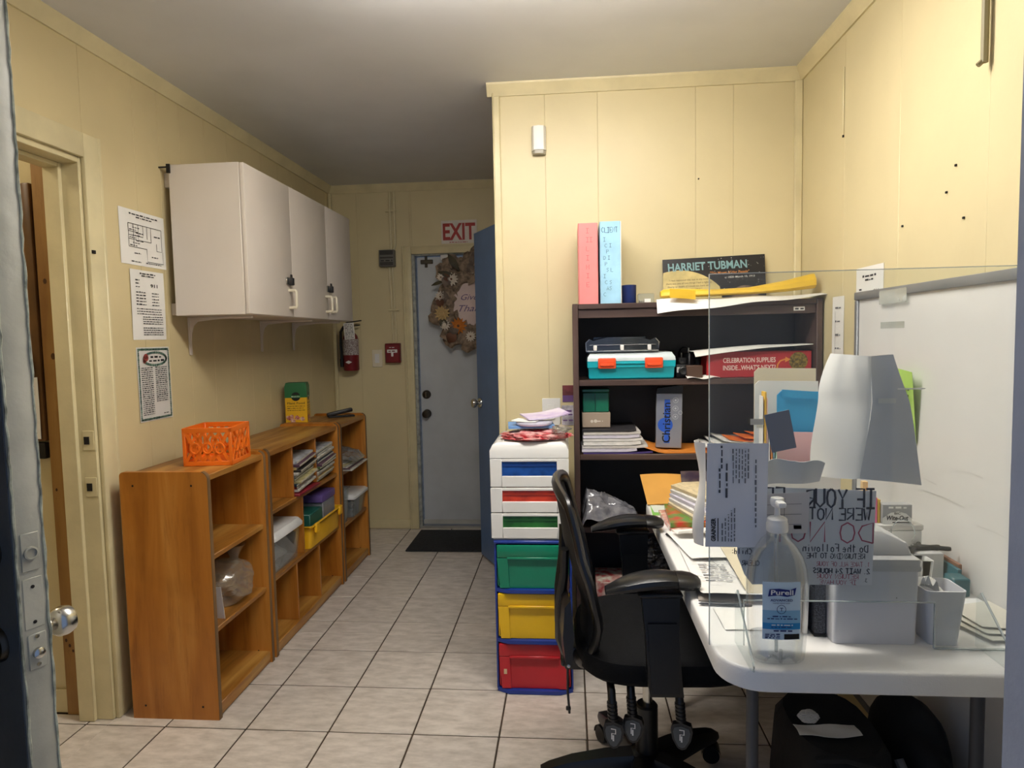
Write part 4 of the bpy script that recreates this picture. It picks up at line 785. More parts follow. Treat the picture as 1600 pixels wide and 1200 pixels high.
# poster
Fp = Fr((.412, 2.93, 1.5128), Vector((.435, 0, .012)), Vector((0, .03, .2))); PWD, PHT = .432, .196
t = thing('poster', 'black starry biography poster with a pale moon leaning on the bookcase top', 'poster', (.63, 2.93, 1.5128))
MB().fbox(Fp, 0, PWD, 0, PHT, -.002, 0).build('card', mat('poster black', '1E1D22', rough=.35, var=.15), t)
rp = random.Random(2); m = MB()
for k in range(60):
    a, b = PWD*(.35+.64*rp.random()), PHT*(.25+.72*rp.random()); m.disc(Fp, a, b, .0007+.0012*rp.random()**3, .0005, 6)
m.build('stars', M_white, t)
MB().poly(Fp, [(0, .035)]+[(0, .12)]+[(.062+.24*sin(a)*1.0-.0, -.10+.245*cos(a)) for a in [(-.25+k*.09) for k in range(13)]]+[(.25, .0), (0, 0)], .0007).build('moon', mat('moon print', 'D9C684', rough=.45, var=.15, scale=15), t)
MB().poly(Fp, [(.29, .0)]+[(.345+.055*cos(a), .03+.035*sin(a)) for a in [pi-k*pi/10 for k in range(11)]]+[(.40, 0)], .0009).build('rock_print', mat('rock print', '8A7262', rough=.5, var=.3, scale=40), t)
MB().disc(Fp, .075, .035, .022, .0011).build('figure_print', mat('dark figure print', '33323C', rough=.5, var=.3), t)
MB().text(Fp, 'HARRIET TUBMAN', .022, .142, .034, .335, d=.0006, bold=.06, shear=-.05).build('title_edge', M_black, t)
MB().text(Fp, 'HARRIET TUBMAN', .022, .142, .034, .335, d=.001, bold=.025, shear=-.05).build('title', mat('teal title print', '7FA8AE', rough=.45), t)
MB().text(Fp, '"The Moses of Her People"', .20, .120, .011, .165, d=.001, bold=.012, shear=.1).build('subtitle', mat('orange title print', 'D08A4A', rough=.45), t)
MB().text(Fp, 'c. 1820–March 10, 1913', .262, .100, .008, .125, d=.001, bold=.01).build('dates', M_white, t)
m = MB()
for k, s in enumerate(('"I had reasoned this out in my mind;', 'there was one of two things I had a right to,', 'liberty or death; if I could not have one,', 'I would have the other."')): m.text(Fp, s, .11, .098-.014*k, .0075, (.17, .195, .18, .11)[k], d=.0012, align='C')
m.text(Fp, '— Harriet Tubman', .14, .042, .0065, .065, d=.0012, align='C').build('quotation', mat('brown print', '4A3A22', rough=.5), t)
# yellow roll and long white paper
M_yel = mat('yellow envelope paper', 'E9BE34', rough=.5, var=.07, bump=.15)
t = tag(MB().loft([[(x, 2.735+.02*(x-.37)+yy*wd, zc+.012+zz*hh) for yy, zz in ((-1, -.6), (-.9, .2), (-.4, .9), (.4, 1), (1, .4), (1, -.4), (.3, -1), (-.6, -1))] for x, wd, hh, zc in ((.372, .020, .012, 1.532), (.385, .03, .017, 1.535), (.44, .045, .018, 1.536), (.58, .05, .013, 1.534), (.72, .045, .014, 1.538), (.86, .045, .022, 1.553), (.97, .04, .030, 1.571))]).build('envelope', M_yel, None), 'long rolled yellow envelope lying along the bookcase top', 'envelope')
MB().sheet(lambda u, v: (.40+.1*u, 2.678-.004*v, 1.528+.035*v-.01*u), 3, 3, .001).build('flap', M_yel, t)
tag(MB().sheet(lambda u, v: (.352+.655*u, 2.677+.16*v*(.5+.5*u), 1.466+.058*u+.05*min(v*3, 1)*(1-u)+.006*min(v*3, 1)+.003*sin(14*u)), 24, 6, .0012).build('paper', mat('long white paper', 'EEEDEA', rough=.5, var=.02, bump=.2, bscale=12), None), 'long white sheet drooping over the front edge of the bookcase top', 'paper')
# ---- upper shelf
z = 1.2045
M_teal = mat('teal plastic', '12A0AE', rough=.35, var=.04); M_lat = mat('orange latch plastic', 'EA5326', rough=.35)
t = thing('tool_case', 'teal plastic case with clear lid and two orange latches', 'case', (.25, 2.80, z))
MB().loft([[(x0, 2.715+i, zz) if k == 0 else (x1, 2.715+i, zz) if k == 1 else (x1, 2.92-i, zz) if k == 2 else (x0, 2.92-i, zz) for k in range(4)] for zz, i, x0, x1 in ((z, .008, .088, .415), (z+.006, .002, .082, .421), (z+.045, .0, .080, .423), (z+.05, -.004, .076, .427), (z+.075, -.004, .075, .428))]).build('tray', M_teal, t)
MB().loft([[(x0, 2.711+i, zz) if k == 0 else (x1, 2.711+i, zz) if k == 1 else (x1, 2.92-i, zz) if k == 2 else (x0, 2.92-i, zz) for k in range(4)] for zz, i, x0, x1 in ((z+.0755, 0, .075, .428), (z+.09, .002, .077, .426), (z+.108, .02, .088, .415))]).build('lid', mat('frosted lid', 'C3D0D2', rough=.3, var=.1), t)
MB().box(.16, .34, 2.706, 2.712, z+.062, z+.07, .002).build('handle', M_teal, t)
for x in (.118, .305): MB().box(x, x+.072, 2.699, 2.713, z+.045, z+.088, .005, 2).box(x+.008, x+.064, 2.694, 2.70, z+.055, z+.066, .002).build('latch', M_lat, t)
t = thing('stationery_rack', 'smoky clear organiser tray lying on the teal case', 'tray', (.22, 2.80, z+.109))
M_smoke = clear('smoky plastic', tint='8C9296', body=.12, gloss=.10, rim=.5, bodycol='70767A')
MB().prism([(.072, z+.112), (.362, z+.112), (.364, z+.15), (.35, z+.168), (.33, z+.158), (.28, z+.172), (.16, z+.172), (.1, z+.158), (.085, z+.166), (.070, z+.15)], 'y', 2.725, 2.731).box(.072, .362, 2.731, 2.90, z+.1105, z+.114).prism([(.09, z+.114), (.345, z+.114), (.33, z+.172), (.11, z+.172)], 'y', 2.90, 2.905).build('tray', M_smoke, t)
MB().tube([(.072, 2.722, z+.116), (.362, 2.722, z+.116), (.364, 2.722, z+.15), (.35, 2.722, z+.166)], .0025, 6).tube([(.072, 2.722, z+.116), (.07, 2.722, z+.15), (.085, 2.722, z+.164)], .0025, 6).tube([(.085, 2.722, z+.14), (.35, 2.722, z+.14)], .0018, 6).build('edge_rail', M_chrome, t)
for x in (.108, .216, .325): MB().box(x-.007, x+.007, 2.714, 2.724, z+.118, z+.140, .002).build('clip', M_white, t)
t = thing('camera', 'black camera among the clutter beside the teal case', 'camera', (.46, 2.80, z))
MB().box(.435, .495, 2.75, 2.80, z, z+.055, .006, 2).box(.45, .475, 2.755, 2.795, z+.055, z+.068, .003).build('body', M_black, t)
MB().lathe([(.018, 0), (.018, .02), (.014, .022), (.001, .018)], 16, (.462, 2.749, z+.03), 'y').build('lens', M_black, t)
MB().box(.438, .46, 2.7485, 2.75, z+.022, z+.045).build('label', M_paper, t)
tag(MB().box(.472, .535, 2.715, 2.76, z, z+.052, .003).build('box', mat('small brown box', '4E382C', rough=.5, var=.15), None), 'small dark brown box beside the black camera', 'box')
rc = random.Random(12); path = [(.435+.10*u+.01*sin(21*u), 2.925+.018*sin(17*u), z+.06+.045*sin(13*u)+.03*u) for u in [k/60 for k in range(61)]]
tag(MB().tube(path, .0035, 6).build('cable', M_black, None), 'tangled black cable lying behind the small brown box', 'cable')
for k, (x, dz) in enumerate(((.478, .08), (.506, .10), (.534, .085))):
    t = thing('cable_plug', ('leftmost', 'tallest, middle', 'rightmost')[k]+' of three black adapters behind the small brown box', 'plug', (x, 2.87, z+.02), group='black adapters on the upper shelf')
    MB(TR(x, 2.87, z, rz=.4*k)).box(-.016, .016, -.03, .03, 0, dz, .004).build('body', M_black, t); MB().lathe([(.004, 0), (.004, .02)], 8, (x, 2.87, z+dz)).build('prong', M_chrome, t)
tag(MB().sheet(lambda u, v: (.47+.13*u, 2.69+.05*v+.01*u, z+.002+.004*sin(9*u+2*v)+.006*v), 12, 3, .001).build('paper', M_paper, None), 'torn white paper strip at the front of the upper bookcase shelf', 'paper')
t = thing('supply_box', 'red printed carton under the long white envelope in the bookcase', 'box', (.76, 2.80, z))
MB().box(.553, .962, 2.73, 2.93, z+.0005, z+.103, .0015).build('carton', mat('red carton', 'A8262C', rough=.4, var=.08, scale=5), t)
Fr_ = Fr((.553, 2.73, z), (1, 0, 0), (0, 0, 1))
MB().text(Fr_, 'CELEBRATION SUPPLIES', .065, .06, .019, .205, bold=.012).text(Fr_, "INSIDE...WHAT'S NEXT?", .065, .030, .019, .205, bold=.012).build('lettering', mat('cream print', 'E6D2C6', rough=.5), t)
MB().stroke(Fr_, [(.275, .03), (.278, .05), (.288, .064), (.305, .07), (.315, .07)], .006).poly(Fr_, [(.308, .08), (.328, .069), (.306, .058)], .0009).build('arrow', mat('orange arrow print', 'D88A3A', rough=.5), t)
MB().disc(Fr_, .358, .062, .036, .0008, 24).build('gold_picture', mat('gold print', '8A7430', rough=.4, var=.5, scale=120, hex2='2E2A14'), t)
tag(MB().sheet(lambda u, v: (.505+.455*u, 2.708+.15*v, z+.1065+.014*min(1, u*1.6)+.010*u-.02*max(0, .14-v)/.14*(1-u)+.002*sin(5*u)), 16, 4, .002).build('envelope', M_paper, None), 'long white envelope lying on the red carton', 'envelope')
# ---- middle shelf
z = .9005; STK = ['E4E2DE', 'D8D4E2', 'CFCBC6', 'EDEBE6', '4A3A78', 'E0DDD8', 'C9C9D6', '2E2C30']
zz = z; rs = random.Random(6)
for k, h in enumerate((.006, .012, .010, .014, .010, .012, .010, .009)):
    x0, x1 = .045+rs.uniform(0, .012), .30+rs.uniform(-.03, .03)
    lab = 'white paper sheaf, %s, in the flat stack under the small cardboard box' % ordl(k, 8)
    if k == 0: lab = 'purple folder at the bottom of the flat paper stack'; x1 = .335
    if k == 7: lab = 'black sheet on top of the flat paper stack'; x1 = .27
    c = '4A3A78' if k == 0 else '2E2C30' if k == 7 else STK[k % 4]
    o = MB(TR((x0+x1)/2, 2.815, zz, rz=rs.uniform(-.02, .02))).sheet(lambda u, v, w=x1-x0, h=h: ((u-.5)*w, (v-.5)*.21, h/2+(.004*(u-.8)/.2 if u > .8 else 0)), 10, 2, h).build('paper_stack', mat('stack '+c, c, rough=.6, var=.15, scale=50, stretch=(1, 1, 20)), None)
    tag(o, lab, 'papers', None if k in (0, 7) else 'sheaves in the flat stack on the middle bookcase shelf'); zz += h+.0025
ztop = zz+.001
t = thing('cardboard_box', 'small tan cardboard box on the flat paper stack', 'box', (.108, 2.82, ztop))
MB().box(.052, .168, 2.75, 2.88, ztop, ztop+.062, .002).build('carton', mat('tan cardboard', 'A08F7E', rough=.7, var=.06), t)
F = Fr((.052, 2.75, ztop), (1, 0, 0), (0, 0, 1)); MB().disc(F, .04, .026, .006).disc(F, .055, .027, .007).dashes(F, .062, .085, .024, .007, 4).build('lettering', mat('pale print', 'CFC6BA', rough=.6), t)
t = thing('card_box', 'translucent green plastic box on the tan cardboard box', 'box', (.108, 2.82, ztop+.063))
M_gr = mat('green clear box', '126648', rough=.2, var=.2, scale=10, coat=.4)
MB().box(.055, .163, 2.755, 2.86, ztop+.0628, ztop+.145, .003).build('tub', M_gr, t); MB().box(.052, .166, 2.752, 2.863, ztop+.1455, ztop+.16, .003).build('lid', M_gr, t)
MB().box(.105, .109, 2.7535, 2.755, ztop+.07, ztop+.14).build('rib', mat('dark green', '0B3F2C', rough=.3), t)
T = TR(.412, 2.80, z+.016, rz=-.12, ry=.02)
t = thing('gift_box', 'silver upright box with a name in black lettering, on the orange folder', 'box', (.412, 2.80, z+.016))
MB(T).box(-.055, .05, -.045, .05, 0, .225, .002).build('carton', mat('silver card', '9A9CA4', rough=.3, metal=.5, var=.06), t)
MB(T).prism([(-.055, .2255), (.05, .2255), (.052, .262), (.035, .258), (-.05, .245)], 'y', -.043, .05).build('black_wrap', M_black, t)
F = Fr(T @ Vector((-.055, -.045, 0)), T.to_3x3() @ Vector((1, 0, 0)), T.to_3x3() @ Vector((0, 0, 1)))
MB().disc(F, .038, .095, .030, .0008, 24).quad(F, .034, .056, .02, .20, .0007).build('blue_panel', mat('blue print', '2F5FC8', rough=.35), t)
FR = Fr(F.p(.058, .022), F.v, -F.u); MB().text(FR, 'Christian', 0, .0, .032, .165, bold=.01, d=.0014).build('lettering', M_black, t)
m = MB()
for k in range(3): m.ring(F, .078, .13+.034*k, .011, .0015, .0012).disc(F, .078, .13+.034*k, .004, .0012, 10)
m.ring(F, .078+.02, .147, .008, .0013, .0012).build('mark', mat('pale silver print', 'D6D8DC', rough=.4), t)
tag(MB().sheet(lambda u, v: (.29+.33*u, 2.71+.20*v, z+.004+.028*max(0, 1-u*4)+.004*v+.006*max(0, u-.7)), 14, 4, .006).build('folder', mat('orange folder', 'E08A34', rough=.5, var=.06), None), 'orange folder lying under the silver box', 'folder')
for k in range(3):
    tag(MB(TR(.66+.03*k, 2.82, z+.012+.0135*k, rz=.06*k-.05)).sheet(lambda u, v: ((u-.5)*.22, (v-.5)*.20, .004+.01*(abs(2*u-1)**3)), 8, 3, .006).build('paper', M_paper, None), ordl(k, 3)+' white sheaf in the loose pile right of the silver box', 'papers', 'loose white sheaves on the middle bookcase shelf')
for k in range(3):
    tag(MB(TR(.72+.05*k, 2.78, z+.045+.008*k, rz=.08*k)).sheet(lambda u, v: ((u-.5)*.16, (v-.5)*.14, .003+.008*(u-.5)**2*4), 6, 3, .003).build('paper', mat('bright orange paper', 'F07A2C', rough=.5), None), ('left', 'middle', 'right')[k]+' bright orange sheet on the loose pile in the bookcase', 'paper', 'bright orange sheets on the middle bookcase shelf')
# ---- lower shelf and below
z = .5975
tag(draped(.048, .292, 2.655, 2.90, z, .155, 51, tip=.30).build('plastic_bag', mat('grey bin bag film', '85858B', rough=.2, var=.2, scale=30, coat=.6, hex2='5E5E66'), None, ang=60), 'crumpled shiny grey plastic bag in the bookcase behind the chair', 'bag')
tag(crumple((.33, 2.80, .45), .09, .06, .09, 52, .294).build('plastic_bag', mat('dark bin bag film', '3A3A3E', rough=.25, var=.3, scale=30, coat=.5), None, ang=18), 'dark shiny plastic bag low in the bookcase behind the chair', 'bag')
tag(MB().box(.10, .26, 2.72, 2.90, .291, .36, .003).build('box', mat('festive print', 'B23A3E', rough=.5, var=.9, scale=28, hex2='D8E4D2'), None), 'red and white festive box low in the bookcase behind the chair', 'box')
tag(MB().box(.08, .30, 2.74, 2.90, .061, .20, .006).build('box', mat('charcoal box', '2A2A2E', rough=.6), None), 'charcoal box on the lowest bookcase shelf', 'box')
# ------------------------------------------------------------------ whiteboard and papers on the right wall
RW = lambda y, z: Fr((1.0, y, z), (0, -1, 0), (0, 0, 1))
t = thing('whiteboard', 'tall white dry-erase board with grey frame on the right wall behind the table', 'whiteboard', (.99, 1.78, .62))
F = RW(2.385, .10); WW, WH = 1.22, 1.412
MB().fbox(F, .018, WW-.018, .018, WH-.022, .004, .012).build('surface', mat('whiteboard enamel', 'E4E2DE', rough=.22, var=.03, scale=2), t)
M_alu = mat('grey aluminium', '8A8B8E', rough=.45, metal=.3, var=.06)
MB().fbox(F, 0, WW, WH-.026, WH, .004, .022, .003, 2).fbox(F, 0, .022, 0, WH-.0265, .004, .02, .003).fbox(F, WW-.022, WW, 0, WH-.0265, .004, .02, .003).fbox(F, .0225, WW-.0225, 0, .022, .004, .02, .003).build('frame', M_alu, t)
MB().fbox(F, .19, .36, WH-.05, WH-.008, .0225, .0228).fbox(F, .18, .33, WH-.125, WH-.105, .0125, .0128).build('tape', clear('sticky tape', body=.35, gloss=.05, rim=.2, bodycol='EDEBE2'), t)
M_stain = mat('grey smear', 'D2D0CC', rough=.5)
m = MB()
for k, (a, b, l) in enumerate(((.4, .86, .12), (.45, .83, .2), (.62, .92, .1), (.7, .80, .14))): m.stroke(F, [(a, b), (a+l*.5, b+.004), (a+l, b+.001)], .004, .0126)
m.build('smear', M_stain, t)
F = RW(2.415, 1.05); o = wallpaper('white notice tucked behind the top left corner of the whiteboard', F, .20, .545, .0, seed=12)
G = above(F, .2, .0); m = MB().dashes(G, .05, .15, .51, .008, 1).dashes(G, .07, .13, .498, .006, 2).text(G, '911', .135, .455, .012, .035, bold=.02).dashes(G, .025, .05, .468, .006, 5).dashes(G, .025, .05, .44, .006, 6).dashes(G, .03, .06, .4, .006, 7); m.build('print', M_ink, o)
F = RW(2.62, 1.185); o = wallpaper('white sheet on the right wall just past the end of the bookcase', F, .105, .325, .002, seed=13); G = above(F, .1, .001)
m = MB()
for k in range(4): m.dashes(G, .03, .08, .28-.05*k, .007, k)
m.stroke(G, [(.03, .27), (.03, .1), (.085, .1)], .002).build('print', M_grey_ink, o)
F = RW(2.58, 1.10); o = wallpaper('pale blank card on the right wall below the sheet beside the bookcase', F, .10, .075, .001, seed=14)
t = thing('green_flyer', 'bright green flyer taped on the whiteboard right of the big white paper', 'flyer', (.98, 1.8, 1.1))
F = Fr((.984, 2.10, 1.062), (0.0, -1, -.03), (.0, -.09, 1)); MB().sheet(lambda u, v: F.p(.135*u, .205*v, .001+.025*u*v), 6, 6, .001).build('sheet', mat('lime paper', 'B4DC6A', rough=.6, var=.03), t)
m = MB()
for k in range(5): m.dashes(Fr(F.p(0, 0, .004), F.u-F.n*-.15, F.v), .02, .12, .15-.018*k, .007, k)
m.build('print', mat('dark green ink', '3E5A2A', rough=.6), t)
# fine pipes and drip lines on the right wall
t = thing('conduit', 'short grey conduit stub coming down the right wall from the ceiling', 'pipe', (.99, 1.70, 2.0))
MB().tube([(.985, 1.70, 2.44), (.985, 1.70, 2.005)], .0085, 8).tube([(.985, 1.70, 2.012), (.972, 1.703, 2.0)], .006, 6).build('pipe', mat('tarnished pipe', '8E8360', rough=.55), t)
t = thing('cord_cover', 'thin yellow cord cover high on the right wall near the corner', 'conduit', (.995, 2.54, 2.08))
MB().fbox(RW(2.545, 2.085), 0, .008, 0, .24, .0004, .006, .002).build('cover', M_trim, t); MB().fbox(RW(2.545, 2.078), .001, .007, 0, .008, .0004, .005).build('open_end', M_dark, t)
for k, (y, z) in enumerate(((1.83, 1.80), (1.87, 1.74), (1.79, 1.66), (2.10, 1.69))):
    t = thing('nail', ('nail in the right wall, highest of the four', 'nail in the right wall, second highest of the four', 'nail in the right wall, lowest of the four', 'nail in the right wall, farthest from the camera of the four')[k], 'nail', (1, y, z), group='nails in the right wall'); MB().fbox(RW(y, z), -.003, .003, -.003, .003, 0, .005, .001).build('head', M_dark, t)
t = thing('nail', 'single nail in the partition wall above the poster', 'nail', (.57, 2.98, 2.05)); MB().fbox(Fr((.57, 2.98, 2.05), (1, 0, 0), (0, 0, 1)), -.003, .003, -.003, .003, 0, .005, .001).build('head', M_dark, t)
# ------------------------------------------------------------------ folding table
M_tab = mat('white moulded table plastic', 'EBEAE7', rough=.38, var=.03, scale=5, bump=.15, bscale=300)
TX0, TX1, TY0, TY1, TZ = .288, .975, 1.268, 2.62, .735
t = thing('folding_table', 'white plastic folding table with grey legs along the right wall', 'table', (.64, 1.94, 0))
def rrect(x0, x1, y0, y1, r, z, n=8):
    out = []
    for cx, cy, q in ((x1-r, y1-r, 0), (x0+r, y1-r, 1), (x0+r, y0+r, 2), (x1-r, y0+r, 3)):
        for k in range(n+1): a = pi/2*(q+k/n); out.append((cx+r*cos(a), cy+r*sin(a), z))
    return out
prof = [(.010, TZ-.046), (.003, TZ-.045), (0, TZ-.042), (-.001, TZ-.020), (0, TZ-.006), (.0015, TZ-.002), (.004, TZ-.0004), (.007, TZ)]
MB().loft([rrect(TX0+i, TX1-i, TY0+i, TY1-i, .085-i, z) for i, z in prof]).build('tabletop', M_tab, t)
M_leg = mat('grey powder-coated steel', '4C4E53', rough=.45, metal=.2, var=.08)
for x in (.392, .862):
    for y in (1.45, 2.42):
        l = MB().tube([(x, y, .012), (x, y, TZ-.046)], .0135, 12).build('leg', M_leg, t)
        MB().lathe([(.016, 0), (.016, .022), (.013, .024)], 12, (x, y, .001)).build('foot_cap', M_black, l)
for y in (1.45, 2.42): MB().tube([(.392, y, .30), (.862, y, .30)], .010, 8).tube([(.392, y, TZ-.055), (.862, y, TZ-.055)], .012, 8).build('cross_bar', M_leg, t)
for y0, y1 in ((2.40, 2.12),): MB().tube([(.627, y0, .30), (.627, y1, TZ-.05)], .008, 8).build('brace', M_leg, t)
# ------------------------------------------------------------------ sneeze guard
M_acr = clear('acrylic', tint='FAFCFC', body=.03, gloss=.03, rim=.10, bodycol='E6E8EA', rough=.03)
M_acre = clear('acrylic edge', tint='E6F0EE', body=.45, gloss=.15, rim=.4, bodycol='EDF3F3', rough=.1)
PX0, PX1, PZ0, PZ1, PY = .283, .945, .7365, 1.50, 1.370
t = thing('sneeze_guard', 'large clear acrylic screen standing across the front end of the table', 'screen', (.6, PY, .7365))
CX0, CX1, CZ1 = .353, .727, .832
F = Fr((0, PY-.0025, 0), (1, 0, 0), (0, 0, 1))
MB().fprism(F, [(PX0, PZ0), (CX0, PZ0), (CX0, CZ1), (CX1, CZ1), (CX1, PZ0), (PX1, PZ0), (PX1, PZ1), (PX0, PZ1)], -.0045, 0).build('panel', M_acr, t, smooth=False)
e = MB()
for a0, a1, b0, b1 in ((PX0-.001, PX0+.0005, PZ0, PZ1), (PX0, PX1, PZ1-.0005, PZ1+.001), (CX0, CX1, CZ1-.0008, CZ1+.0005), (CX1-.0005, CX1+.001, PZ0, CZ1), (CX0-.001, CX0+.0005, PZ0, CZ1), (CX1, PX1, PZ0, PZ0+.0015)): e.fbox(F, a0, a1, b0, b1, -.005, .0005)
e.build('polished_edge', M_acre, t, smooth=False)
for x in (.338, .815):
    f = MB().prism([(1.372, .852), (1.385, .84), (1.385, .7365), (1.262, .7365), (1.250, .742), (1.247, .752)], 'x', x, x+.0045).build('foot', M_acr, t, smooth=False)
    MB().tube([(x+.002, 1.372, .852), (x+.002, 1.247, .752), (x+.002, 1.250, .742), (x+.002, 1.262, .738)], .0022, 6).build('foot_edge', M_acre, f)
YB, YF = PY+.003, PY-.0085      # behind / in front of the panel
# mirrored marker sign behind the panel
t = thing('marker_sign', 'hand-lettered paper sign read in reverse behind the clear screen', 'sign', (.475, YB+.002, .86))
F = Fr((.340, YB+.0015, .864), Vector((1, 0, -.012)), (0, 0, 1)); SWD, SHT = .273, .206
MB().fprism(F, [(.03, 0), (SWD-.006, .004), (SWD, SHT-.008), (.0, SHT), (.0, .06), (.015, .02)], -.0006, 0).build('sheet', mat('shade tinted paper', 'D9DAE0', rough=.7, var=.03), t)  # white sheet; the cool shade on its near side is put into the colour
M_mk = mat('navy marker', '23263C', rough=.5); M_rm = mat('red marker', 'B24A66', rough=.5, var=.15)
m = MB()
m.hand(F, 'IF YOUR', .270, .163, .038, .0212, .0046, True, 1).hand(F, 'FEET', .092, .166, .036, .022, .0044, True, 2)
m.hand(F, 'WERE NOT', .262, .138, .024, .0162, .0034, True, 3)
m.hand(F, 'Do the Followin', .258, .072, .0155, .0092, .0021, True, 4).hand(F, 'before', .030, .080, .013, .0075, .0019, True, 14).hand(F, 'Child:', .028, .064, .012, .0072, .0019, True, 15)
m.hand(F, 'RETURNING TO THE', .252, .058, .0105, .0076, .0018, True, 5)
m.hand(F, '2. WAIT 24 HOURS', .262, .027, .0105, .0078, .0024, True, 6).hand(F, 'CLEAR', .044, .040, .0105, .0072, .0021, True, 16)
m.hand(F, '3.', .258, .010, .007, .006, .0014, True, 8)
m.build('black_lettering', M_mk, t)
m = MB().hand(F, 'DO NOT', .268, .092, .042, .0365, .0030, True, 7)
m.hand(F, '1. TAKE ALL OF YOUR', .262, .042, .0095, .0062, .0012, True, 9).hand(F, 'RETURN YOUR', .240, .016, .0095, .0078, .0013, True, 10).hand(F, 'IF YOU HAVE', .236, .004, .009, .0072, .0012, True, 11)
m.build('red_lettering', M_rm, t)
# grey translucent sheet over the sign
t = thing('receipt', 'pale grey form stuck over the upper left of the mirrored sign', 'paper', (.41, YF, .97))
F = Fr((.343, YF, .972), (1, 0, 0), (0, 0, 1)); MB().fprism(F, [(0, 0), (.132, .004), (.136, .088), (.004, .082)], 0, .0006).build('sheet', mat('grey form paper', 'C4C2C4', rough=.6, var=.06), t)
m = MB().stroke(F, [(.01, .06), (.12, .064)], .001).stroke(F, [(.008, .04), (.12, .043)], .001).stroke(F, [(.045, .01), (.047, .075)], .001).stroke(F, [(.085, .01), (.087, .075)], .001).stroke(F, [(.008, .02), (.12, .022)], .001)
m.build('form_lines', M_grey_ink, t); m = MB().dashes(F, .012, .06, .012, .010, 3).dashes(F, .07, .12, .012, .012, 4); m.build('stamp', mat('faint pink print', 'C08A96', rough=.6), t)
# bill with curled flap
t = thing('bill', 'printed bill taped sideways on the left edge of the clear screen', 'paper', (.33, YF, .945))
F = Fr((.272, YF-.002, .948), Vector((1, 0, -.01)), (0, 0, 1)); BW, BH = .121, .213
MB().sheet(lambda u, v: F.p(BW*u+.004*v, BH*v, .001+.002*(1-u)), 8, 8, .0007).build('sheet', mat('shade tinted paper', 'D9DAE0', rough=.7, var=.03), t)  # bill paper tinted blue for the shade it hangs in
MB().sheet(lambda u, v: (F.p(.004*v, BH*v, 0)+Vector((-.014*sin(pi*min(.05+u*.85, 1))*(1+.5*sin(7*v+.4)), .0005+.05*u, 0))), 8, 14, .0007).build('curled_flap', mat('white paper', 'E6E3DC', rough=.7, var=.03), t)
FS = Fr(F.p(.022, .012, .0038), F.v, -F.u)
MB().text(FS, 'GRAINGER', 0, .002, .0085, .048, bold=.04).quad(FS, 0, .048, -.004, -.002).build('letterhead', M_ink, t)
m = MB().dashes(FS, .10, .15, -.008, .004, 1).dashes(FS, .09, .16, -.022, .0045, 2).dashes(FS, .15, .20, -.012, .004, 3).build('print_dark', mat('dark grey ink', '4A4C52', rough=.6), t)
m = MB()
for k in range(5): m.dashes(FS, .0, .04+.008*k, -.013-.006*k, .003, k+5)
for k in range(6): m.dashes(FS, .12+.01*(k % 2), .19, -.034-.006*k, .003, k+15)
m.dashes(FS, .03, .17, -.079, .004, 31).build('print_faint', M_grey_ink, t)
# grey card and its tape
t = thing('card', 'small plain grey card taped at a tilt on the clear screen', 'card', (.42, YF, 1.14))
F = Fr((.404, YF-.0005, 1.140), (1, 0, .22), (-.2, 0, 1)); MB().fbox(F, 0, .049, 0, .078, 0, .0012).build('sheet', mat('grey card', '7E828E', rough=.7, var=.02), t)
MB().fbox(Fr((.362, YF, 1.197), (1, 0, 0), (0, 0, 1)), 0, .026, 0, .012, 0, .0004).build('tape', mat('masking tape', 'DCD8C8', rough=.6), t)
# big folded white paper behind the panel
t = thing('folded_paper', 'big white sheet folded into a cone shape on the clear screen', 'paper', (.60, YB, 1.07))
xl = lambda v: .580+.022*min(1, v*1.6)+.002*sin(5*v)          # the fold line
def left(u, v):        # u 0 = outer left edge, 1 = fold
    w = (.052+.022*sin(pi*min(1, .15+v*.8)) -.012*max(0, v-.72)/.28); s = 1-u
    wr = .006*sin(9*v+5*u)*s+.005*sin(17*v*u+2)
    return Vector((xl(v)-w*s, YB+.004+.085*s**1.4+wr*s, 1.083+.247*v-.012*s*(1-v)+.004*s*v))
MB().sheet(left, 16, 20, .0009).build('curled_side', mat('white paper', 'E6E3DC', rough=.7, var=.03), t)
def right(u, v):       # flat side flaring to the bottom right, bluish shade painted into its colour
    wd = .042+.078*(1-v)
    return Vector((xl(v)+wd*u, YB+.003+.004*sin(pi*u)+.002*sin(8*v), 1.083+.247*v-.013*u*(1-v)**2+.003*u*v))
MB().sheet(right, 12, 16, .0009).build('flat_side', mat('shade tinted paper', 'D9DAE0', rough=.7, var=.03), t)
MB().fbox(Fr((.613, YB+.0005, 1.236), (1, 0, 0), (0, 0, 1)), 0, .034, 0, .010, 0, .0006).fbox(Fr((.644, YF, 1.264), (1, 0, 0), (0, 0, 1)), 0, .052, 0, .0026, -.001, .0004).build('tape', M_white, t)
tag(MB().sheet(lambda u, v: (.395+.125*u, YB+.016+.03*u*(1-v)+.008*sin(7*u), 1.068+.056*v*(1-.5*abs(u-.5))+.006*sin(9*u)*v), 14, 6, .001).build('paper', mat('light grey paper', 'BFC0C2', rough=.7, var=.05), None), 'crumpled light grey paper above the mirrored sign on the screen', 'paper')
